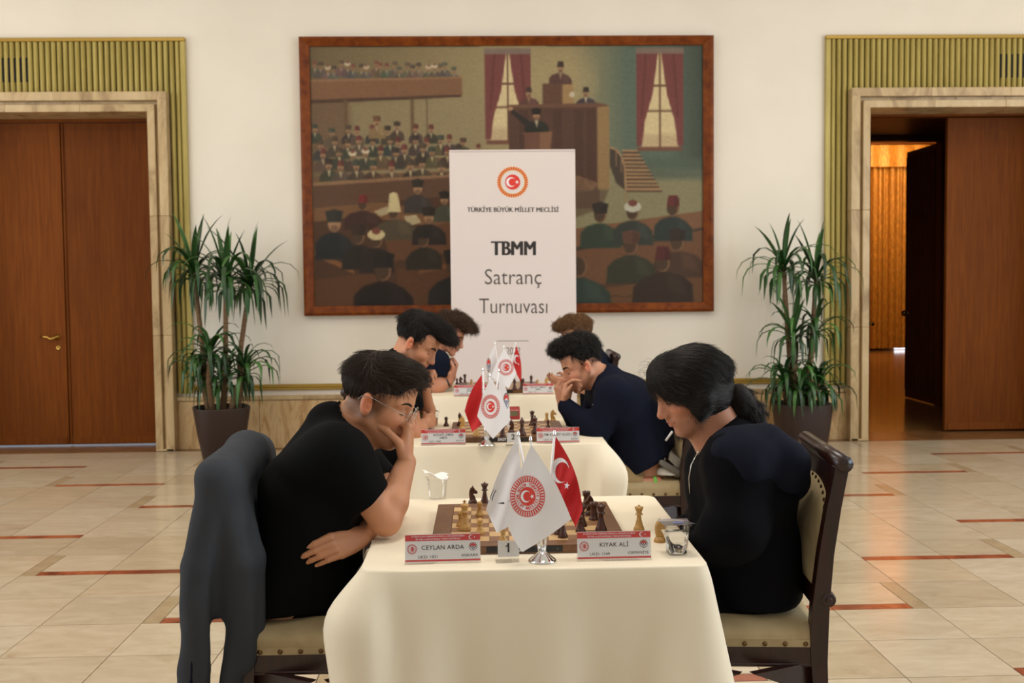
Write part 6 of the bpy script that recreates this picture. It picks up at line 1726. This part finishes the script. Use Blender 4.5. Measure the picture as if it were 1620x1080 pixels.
# ---------- left player of the middle table: black tee, fist at the chin
def player_middle_left():
    loc = V(-.36, 5.13, .52); side = V(0, 1, 0); fwd = V(1, 0, 0); Yc = 5.13
    H = Frame(at(657, 543, Yc), 0, math.radians(34), 0, -.14, 1.10)
    neck = at(632, 572, Yc); chest = at(612, 622, Yc); waist = at(604, 690, Yc); hip = at(600, 742, Yc)
    shR, elR, wrR = at(640, 606, 4.95), at(654, 684, 4.97), at(674, 668, 5.16)
    shL, elL, wrL = at(634, 606, 5.31), at(676, 664, 5.36), at(672, 612, 5.19)
    F = Field(at(570, 770, 5.1)-V(.05, .40, 0), at(735, 480, 5.1)+V(.06, .42, .02), .0055)
    head_sdf(F, H); F.cap(H(-.022, 0, -.035), neck, .056, .062, .03); F.cap(H(.03, 0, -.075), neck+V(.05, 0, -.02), .042, .048, .03)
    torso_sdf(F, neck, chest, waist, hip, side, -.02); F.cap(shR, shL, .055, None, .05)
    arm_sdf(F, shR, elR, wrR, (.05, .042, .036, .027)); arm_sdf(F, shL, elL, wrL, (.05, .042, .036, .026))
    fist = [(1.1, 1.5, .9)]*4
    hand_sdf(F, wrL, at(674, 588, 5.13)-wrL, V(-.2, -1, .1), False, fist, [(.046, .044, -.02), (.07, .05, -.04), (.09, .045, -.06)], 1.0)
    hand_sdf(F, wrR, V(.35, .9, .05), V(-.3, .1, 1), True, [(.9, 1.3, .7)]*4, [(.046, .044, -.02), (.07, .04, -.045), (.088, .022, -.055)], 1.0)
    v, f = F.mesh(); v = relax(v, f, 1, .4)
    body = sdf_object('person', v, f, 'skin', None, loc, head_cols(v, H, (196, 136, 102), .12))
    placed(body, 'person in a black tee with thick black hair at the middle table')
    face_parts(H, body, loc, 'hair_black', brow_w=.0068, F=F)
    hair(H, body, loc, SH_['caps']+[((.085, 0, .098), (.055, .058, .032))], SH_['cuts'], flow_fwd, 'hair_black', 6000, .045, .0008, 12, .22, .25)
    T = Field(at(560, 770, 5.1)-V(.06, .42, .02), at(690, 530, 5.1)+V(.05, .42, .04), .008)
    torso_sdf(T, neck, chest, waist, hip, side, .016); T.cap(shR, shL, .07, None, .06); T.cap(neck, chest, .075, .11, .06)
    sleeve(T, shR, elR, .56, .078, .066); sleeve(T, shL, elL, .62, .078, .068)
    T.cap(H(-.022, 0, -.03), neck+V(.03, 0, .012), .060, .064, .006, 's'); T.cap(H(.03, 0, -.07), neck+V(.08, 0, 0), .05, .052, .006, 's')
    T.apply(lambda X, Y, Z: (.525-Z)+0*X+0*Y, V(-1.2, 4.5, 0), V(.6, 6, .6), .0, 'i')
    finish(T, 'tee_shirt', 'tee_black', body, loc, it=2, fold=(.006, 31, 20))
    legs('trousers', hip, side, fwd, .42, body, loc, 'trouser_black')
player_middle_left()

# ---------- right player of the middle table: navy jumper, kneeling on the chair, hand over the mouth
def player_middle_right():
    loc = V(.70, 5.13, .52); side = V(0, -1, 0); fwd = V(-1, 0, 0); Yc = 5.13
    H = Frame(at(922, 579, Yc), PI, math.radians(22), 0, .10, 1.0)
    neck = at(958, 596, Yc); chest = at(985, 640, Yc); waist = at(1010, 700, Yc); hip = at(1020, 742, Yc)
    shL, elL, wrL = at(968, 620, 4.95), at(944, 684, 4.95), at(893, 640, 5.06)
    shR, elR, wrR = at(950, 618, 5.30), at(930, 682, 5.36), at(890, 642, 5.17)
    F = Field(at(860, 800, 5.1)-V(.06, .42, .02), at(1090, 520, 5.1)+V(.06, .42, .03), .0055)
    head_sdf(F, H); F.cap(H(-.022, 0, -.035), neck, .052, .060, .03); F.cap(H(.026, 0, -.07), neck+V(-.05, 0, -.02), .040, .046, .03)
    torso_sdf(F, neck, chest, waist, hip, side, -.02, .9); F.cap(shR, shL, .05, None, .05)
    arm_sdf(F, shR, elR, wrR, (.05, .042, .036, .026)); arm_sdf(F, shL, elL, wrL, (.05, .042, .036, .026))
    hand_sdf(F, wrL, at(898, 612, 5.085)-wrL, V(-.3, -.5, .3), False, [(.95, .5, .2), (1.0, .9, .5), (1.05, 1.1, .6), (1.1, 1.2, .7)], [(.04, .046, -.02), (.066, .054, -.034), (.088, .055, -.048)], 1.0)
    hand_sdf(F, wrR, at(884, 607, 5.16)-wrR, V(-.5, .6, .2), True, [(.9, 1.3, .8)]*4, [(.04, .046, -.02), (.066, .054, -.034), (.088, .055, -.048)], .98)
    v, f = F.mesh(); v = relax(v, f, 1, .4)
    body = sdf_object('person', v, f, 'skin', None, loc, head_cols(v, H, (200, 142, 112), .0))
    placed(body, 'person in a navy jumper leaning forward with a hand over the mouth, middle table')
    face_parts(H, body, loc, 'hair_black', brow_w=.0062, F=F)
    hair(H, body, loc, [((-.012, 0, .062), (.098, .080, .088)), ((.0, 0, .112), (.088, .072, .054)), ((.062, 0, .120), (.052, .058, .042)), ((-.07, 0, .06), (.035, .06, .07))],
         SH_['cuts'], flow_fwd, 'hair_black', 7000, .040, .0008, 14, .35, .5, wavy=.5)
    T = Field(at(860, 820, 5.1)-V(.06, .46, .02), at(1100, 540, 5.1)+V(.06, .44, .04), .0075)
    torso_sdf(T, neck, chest, waist, hip, side, .020, .95); T.cap(shR, shL, .066, None, .06); T.cap(neck+V(.01, 0, 0), chest, .072, .11, .06)
    T.cap(chest+V(.03, 0, .02), waist+V(.04, 0, 0), .115, .125, .05); T.cap(waist+V(.04, 0, 0), hip+V(.02, 0, -.02), .125, .125, .05)
    arm_sdf(T, shL, elL, elL+(wrL-elL)*.93, (.072, .058, .052, .042), .035); arm_sdf(T, shR, elR, elR+(wrR-elR)*.93, (.070, .058, .052, .042), .035)
    T.cap(H(-.022, 0, -.03), neck+V(-.03, 0, .014), .056, .060, .006, 's'); T.cap(H(.03, 0, -.07), neck+V(-.08, 0, 0), .048, .05, .006, 's')
    for sg in (-1, 1): T.cap(neck+V(.03, sg*.05, .012), neck+V(-.03, sg*.062, .0), .026, .02, .012)
    T.apply(lambda X, Y, Z: (.53-Z)+0*X+0*Y, V(0, 4.5, 0), V(1.6, 6, .6), .0, 'i')
    c_ = at(990, 762, 4.96); T.apply(lambda X, Y, Z: (c_[2]+.62*(X-c_[0])-Z)*.85+0*Y, V(c_[0]-.05, 4.5, .3), V(1.6, 6, .95), .0, 'i')
    jp = finish(T, 'jumper', 'knit_navy', body, loc, it=2, fold=(.010, 41, 24))
    MB().lathe([(0, -.003), (.005, -.001), (.005, .001), (0, .003)], 12, tuple(at(938, 640, 4.955)-loc)).build('pin', 'chrome', jp)
    # folded near leg: trouser, ankle, sock and shoe on the chair seat
    kn = at(958, 762, 4.98); an = at(1016, 765, 4.96)
    L_ = Field(at(930, 800, 4.9)-V(.05, .16, .03), at(1050, 715, 4.9)+V(.06, .45, .05), .006)
    L_.cap(kn, an, .058, .040, .02, cut=(an, V(1, 0, 0))); L_.cap(kn, hip+V(-.05, -.08, .02), .07, .08, .04); L_.cap(hip+V(-.05, -.08, .02), hip+V(-.05, .08, .02), .08, .08, .04); L_.cap(hip+V(-.04, .09, .0), hip+V(-.40, .10, -.08), .085, .065, .04)
    L_.apply(lambda X, Y, Z: (c_[2]+.62*(X-c_[0])+.02-Z)*.85+0*Y, V(at(1024, 760, 5.0)[0], 4.5, .3), V(1.6, 6, .95), .0, 'i')
    L_.cap(hip+V(-.40, .10, -.08), V(hip[0]-.42, hip[1]+.1, .10), .06, .045, .03)
    finish(L_, 'trousers', 'trouser_beige', body, loc, fold=(.004, 9, 30))
    Q = Field(at(1000, 790, 4.9)-V(.03, .1, .03), at(1060, 735, 4.9)+V(.05, .1, .03), .005); Q.cap(an-V(.03, 0, 0), at(1040, 764, 4.96), .033, .034, .01)
    v, f = Q.mesh(); sdf_object('ankle', v, f, 'skin', body, loc, np.zeros((len(v), 3), np.float32)+np.array(lin((188, 122, 92)), np.float32))
    MB().tube([at(1033, 765, 4.955)-loc, at(1038, 765, 4.955)-loc], .037, 20).build('sock_band', 'sock_green', body)
    S_ = Field(at(1020, 800, 4.9)-V(.03, .13, .03), at(1105, 710, 4.9)+V(.05, .13, .05), .005)
    S_.cap(at(1047, 765, 4.955), at(1060, 758, 4.96), .040, .044, .02); S_.cap(at(1060, 758, 4.96), at(1084, 768, 4.98), .042, .032, .02); S_.cap(at(1050, 748, 4.96), at(1080, 764, 4.98), .035, .03, .02)
    S_.apply(lambda X, Y, Z: (.530-Z)+0*X+0*Y, V(.5, 4.6, .4), V(1.2, 5.4, .60), 0, 'i')
    sh = finish(S_, 'shoe', 'shoe_white', body, loc, it=1)
    a_, b_ = at(1044, 729, 4.95), at(1082, 752, 4.97); dv = (b_-a_)/np.linalg.norm(b_-a_); nv = V(-dv[2], 0, dv[0])
    mb = MB(); out = [a_-dv*.01, a_+nv*.012, b_+nv*.010, b_+dv*.012, b_-nv*.014, a_-nv*.014]
    mb.add([p+V(0, y, 0)-loc for y in (-.042, .042) for p in out], [tuple(range(6)), tuple(range(6, 12))[::-1]]+[(i, i+6, (i+1) % 6+6, (i+1) % 6) for i in range(6)]); mb.build('sole', 'sole_grey', sh, bevel=.004)
player_middle_right()

# ---------- farthest table
def player_far_left():
    loc = V(-.36, 7.15, .52); side = V(0, 1, 0); fwd = V(1, 0, 0); Yc = 7.15
    H = Frame(at(709, 531, Yc), 0, math.radians(25), 0, -.18, 1.05)
    neck = at(688, 556, Yc); chest = at(676, 590, Yc); waist = at(670, 638, Yc); hip = at(668, 676, Yc)
    shR, elR, wrR = at(692, 572, 6.98), at(690, 612, 6.98), at(711, 602, 7.0)
    shL, elL, wrL = at(690, 574, 7.33), at(700, 614, 7.36), at(716, 596, 7.22)
    F = Field(at(640, 700, 7.1)-V(.05, .42, 0), at(775, 480, 7.1)+V(.06, .42, .02), .007)
    head_sdf(F, H); F.cap(H(-.022, 0, -.035), neck, .054, .06, .03); torso_sdf(F, neck, chest, waist, hip, side, -.02); F.cap(shR, shL, .05, None, .05)
    arm_sdf(F, shR, elR, wrR, (.052, .046, .042, .028)); arm_sdf(F, shL, elL, wrL)
    for w_, r in ((wrR, True), (wrL, False)): hand_sdf(F, w_, V(.3, .1, .9), V(-.2, -1 if r else 1, 0), r, [(.9, 1.2, .7)]*4, [(.046, .044, -.02), (.07, .045, -.04), (.088, .03, -.05)], 1.0)
    v, f = F.mesh(); v = relax(v, f, 1, .4)
    body = sdf_object('person', v, f, 'skin', None, loc, head_cols(v, H, (200, 138, 108), 0))
    placed(body, 'person in a navy tee with wavy brown hair and a watch, farthest table')
    face_parts(H, body, loc, 'hair_brown', F=F)
    hair(H, body, loc, SH_['caps']+[((.085, 0, .100), (.055, .062, .036)), ((.0, 0, .115), (.09, .078, .05))], SH_['cuts'], flow_fwd, 'hair_brown', 5000, .05, .0011, 21, .35, .5, wavy=.35)
    T = Field(at(640, 700, 7.1)-V(.06, .42, .02), at(735, 530, 7.1)+V(.05, .42, .04), .010)
    torso_sdf(T, neck, chest, waist, hip, side, .016); T.cap(shR, shL, .068, None, .06); T.cap(neck, chest, .072, .11, .06); sleeve(T, shR, elR, .55, .082, .07); sleeve(T, shL, elL, .6, .076, .066)
    T.cap(H(-.022, 0, -.03), neck+V(.03, 0, .012), .058, .062, .006, 's')
    finish(T, 'tee_shirt', 'tee_navy', body, loc, it=2, fold=(.006, 51, 20))
    dr = (wrR-elR)/np.linalg.norm(wrR-elR); MB().tube([wrR-dr*.035-loc, wrR-dr*.012-loc], .036, 18).build('watch', 'black_plastic', body)
    legs('trousers', hip, side, fwd, .42, body, loc, 'trouser_black')
player_far_left()
def player_far_right():
    loc = V(.62, 7.15, .52); side = V(0, -1, 0); fwd = V(-1, 0, 0); Yc = 7.15
    H = Frame(at(915, 533, Yc), PI, math.radians(22), 0, .1, 1.05)
    neck = at(938, 560, Yc); chest = at(948, 596, Yc); waist = at(952, 640, Yc); hip = at(952, 676, Yc)
    shL, elL, wrL = at(944, 574, 6.97), at(930, 614, 6.95), at(905, 606, 7.05)
    shR, elR, wrR = at(936, 574, 7.33), at(922, 614, 7.36), at(900, 604, 7.22)
    F = Field(at(860, 700, 7.1)-V(.05, .42, 0), at(985, 490, 7.1)+V(.06, .42, .02), .0075)
    head_sdf(F, H); F.cap(H(-.022, 0, -.035), neck, .054, .06, .03); torso_sdf(F, neck, chest, waist, hip, side, -.02); F.cap(shR, shL, .05, None, .05)
    arm_sdf(F, shR, elR, wrR); arm_sdf(F, shL, elL, wrL)
    for w_, r in ((wrL, False), (wrR, True)): hand_sdf(F, w_, V(-.9, .1, .1), V(0, .5 if r else -.5, .9), r, [(.5, .6, .4)]*4, [(.046, .044, -.02), (.07, .045, -.04), (.088, .03, -.05)], 1.0)
    v, f = F.mesh(); v = relax(v, f, 1, .4)
    body = sdf_object('person', v, f, 'skin', None, loc, head_cols(v, H, (202, 146, 116), 0))
    placed(body, 'person with light brown hair at the farthest table, mostly hidden behind the navy jumper')
    face_parts(H, body, loc, 'hair_light', F=F)
    hair(H, body, loc, SH_['caps'], SH_['cuts'], flow_fwd, 'hair_light', 4500, .042, .0011, 25, .3, .4, wavy=.3)
    T = Field(at(860, 700, 7.1)-V(.06, .44, .02), at(1000, 540, 7.1)+V(.05, .42, .04), .010)
    torso_sdf(T, neck, chest, waist, hip, side, .016); T.cap(shR, shL, .068, None, .06); T.cap(neck, chest, .072, .11, .06); sleeve(T, shL, elL, .9, .07, .055); sleeve(T, shR, elR, .9, .07, .055)
    T.cap(H(-.022, 0, -.03), neck+V(-.03, 0, .012), .058, .062, .006, 's')
    finish(T, 'shirt', 'tee_navy', body, loc, it=2, fold=(.006, 61, 20))
    legs('trousers', hip, side, fwd, .42, body, loc, 'trouser_black')
player_far_right()

# ------------------------------------------------------------------ jackets over the chair backs
def jacket_left():
    loc = V(-.72, 3.085, .95); y0, y1 = 2.862, 3.31
    F = Field(V(-.98, 2.70, .10), V(-.56, 3.46, 1.10), .007)
    tp = lambda y, z: V(-.664-.065*smooth(.5, .95, z)+.004, y, z)
    n = 9
    for i in range(n):
        y = y0-.012+(y1-y0+.03)*i/(n-1); ph = .012*math.sin(i*2.1)
        F.cap(tp(y, .940), tp(y, .70)+V(.012+ph, 0, 0), .042, .042, .035); F.cap(tp(y, .70)+V(.012+ph, 0, 0), tp(y, .43)+V(-.012+ph*1.5, 0, 0), .042, .032, .025)
        F.cap(tp(y, .945)+V(-.02, 0, 0), tp(y, .56)+V(-.045+ph, 0, 0), .036, .034, .03)
    F.cap(tp(y0-.005, .925), tp(y1-.12, .955)+V(.005, 0, 0), .044, .044, .06); F.cap(tp(y1-.12, .955), tp(y1+.02, .92), .044, .044, .06)
    # lower panels down to the hem
    for i in range(6):
        y = y0-.015+(.30)*i/5; F.cap(tp(y, .5)+V(-.03+.012*math.sin(i*2.6), 0, 0), V(-.725+.02*math.sin(i*2.2), y, .20), .036, .030, .025)
    # hanging sleeve at the near corner
    F.cap(tp(y0-.02, .925)+V(-.010, 0, 0), V(-.772, y0-.035, .70), .046, .046, .012); F.cap(V(-.772, y0-.035, .70), V(-.795, y0-.04, .42), .046, .042, .008); F.cap(V(-.795, y0-.04, .42), V(-.795, y0-.035, .16), .042, .038, .008)
    v, f = F.mesh(); v = relax(v, f, 2); nr = vnormals(v, f); v0 = v.copy(); mk_ = np.clip((.93-v[:, 2:])/.12, 0, 1); v = folds(v, nr, .013, 71, 34, [(1, .6, .15), (.7, 1, .1), (.4, -1, .2), (.2, 1, .5)]); v = folds(v, vnormals(v, f), .0035, 72, 75, [(.5, 1, .1), (.3, 1, .35), (.4, -1, .3)]); v = v0*(1-mk_)+v*mk_
    o = sdf_object('jacket', v, f, 'jacket_grey', None, loc); tag(o, 'grey zipped sports jacket hanging over the chair of the player with glasses', 'jacket')
    MB().tube([V(-.785, y0-.080, .55)-loc, V(-.793, y0-.081, .40)-loc, V(-.793, y0-.072, .18)-loc], .006, 6).build('sleeve_stripe', 'tee_navy', o)
jacket_left()
def jacket_right():
    loc = V(.98, 5.12, .9); y0, y1 = 4.885, 5.345
    F = Field(V(.80, 4.76, .40), V(1.16, 5.48, 1.08), .008)
    tp = lambda y, z: V(.951+.06*smooth(.5, .97, z), y, z)
    for i in range(9):
        y = y0-.01+(y1-y0+.02)*i/8; F.cap(tp(y, .98), tp(y, .74+.02*math.sin(i))-V(.02, 0, 0), .036, .030, .03); F.cap(tp(y, .98)+V(.02, 0, 0), tp(y, .50)+V(.06, 0, 0), .036, .032, .03)
    F.cap(tp(y0-.02, .95)+V(.02, 0, 0), V(1.03, y0-.03, .46), .04, .036, .02)
    v, f = F.mesh(); v = relax(v, f, 2); v = folds(v, vnormals(v, f), .006, 81, 26, [(1, .6, .15), (.7, 1, .1)])
    o = sdf_object('jacket', v, f, 'jacket_dark', None, loc); tag(o, 'dark navy jacket hanging over the right chair of the middle table', 'jacket')
    a_ = at(1058, 692, 5.0); MB().tube([at(1053, 697, 4.96)-loc, at(1064, 682, 4.96)-loc], .006, 6).build('white_trim', 'paper_white', o)
jacket_right()
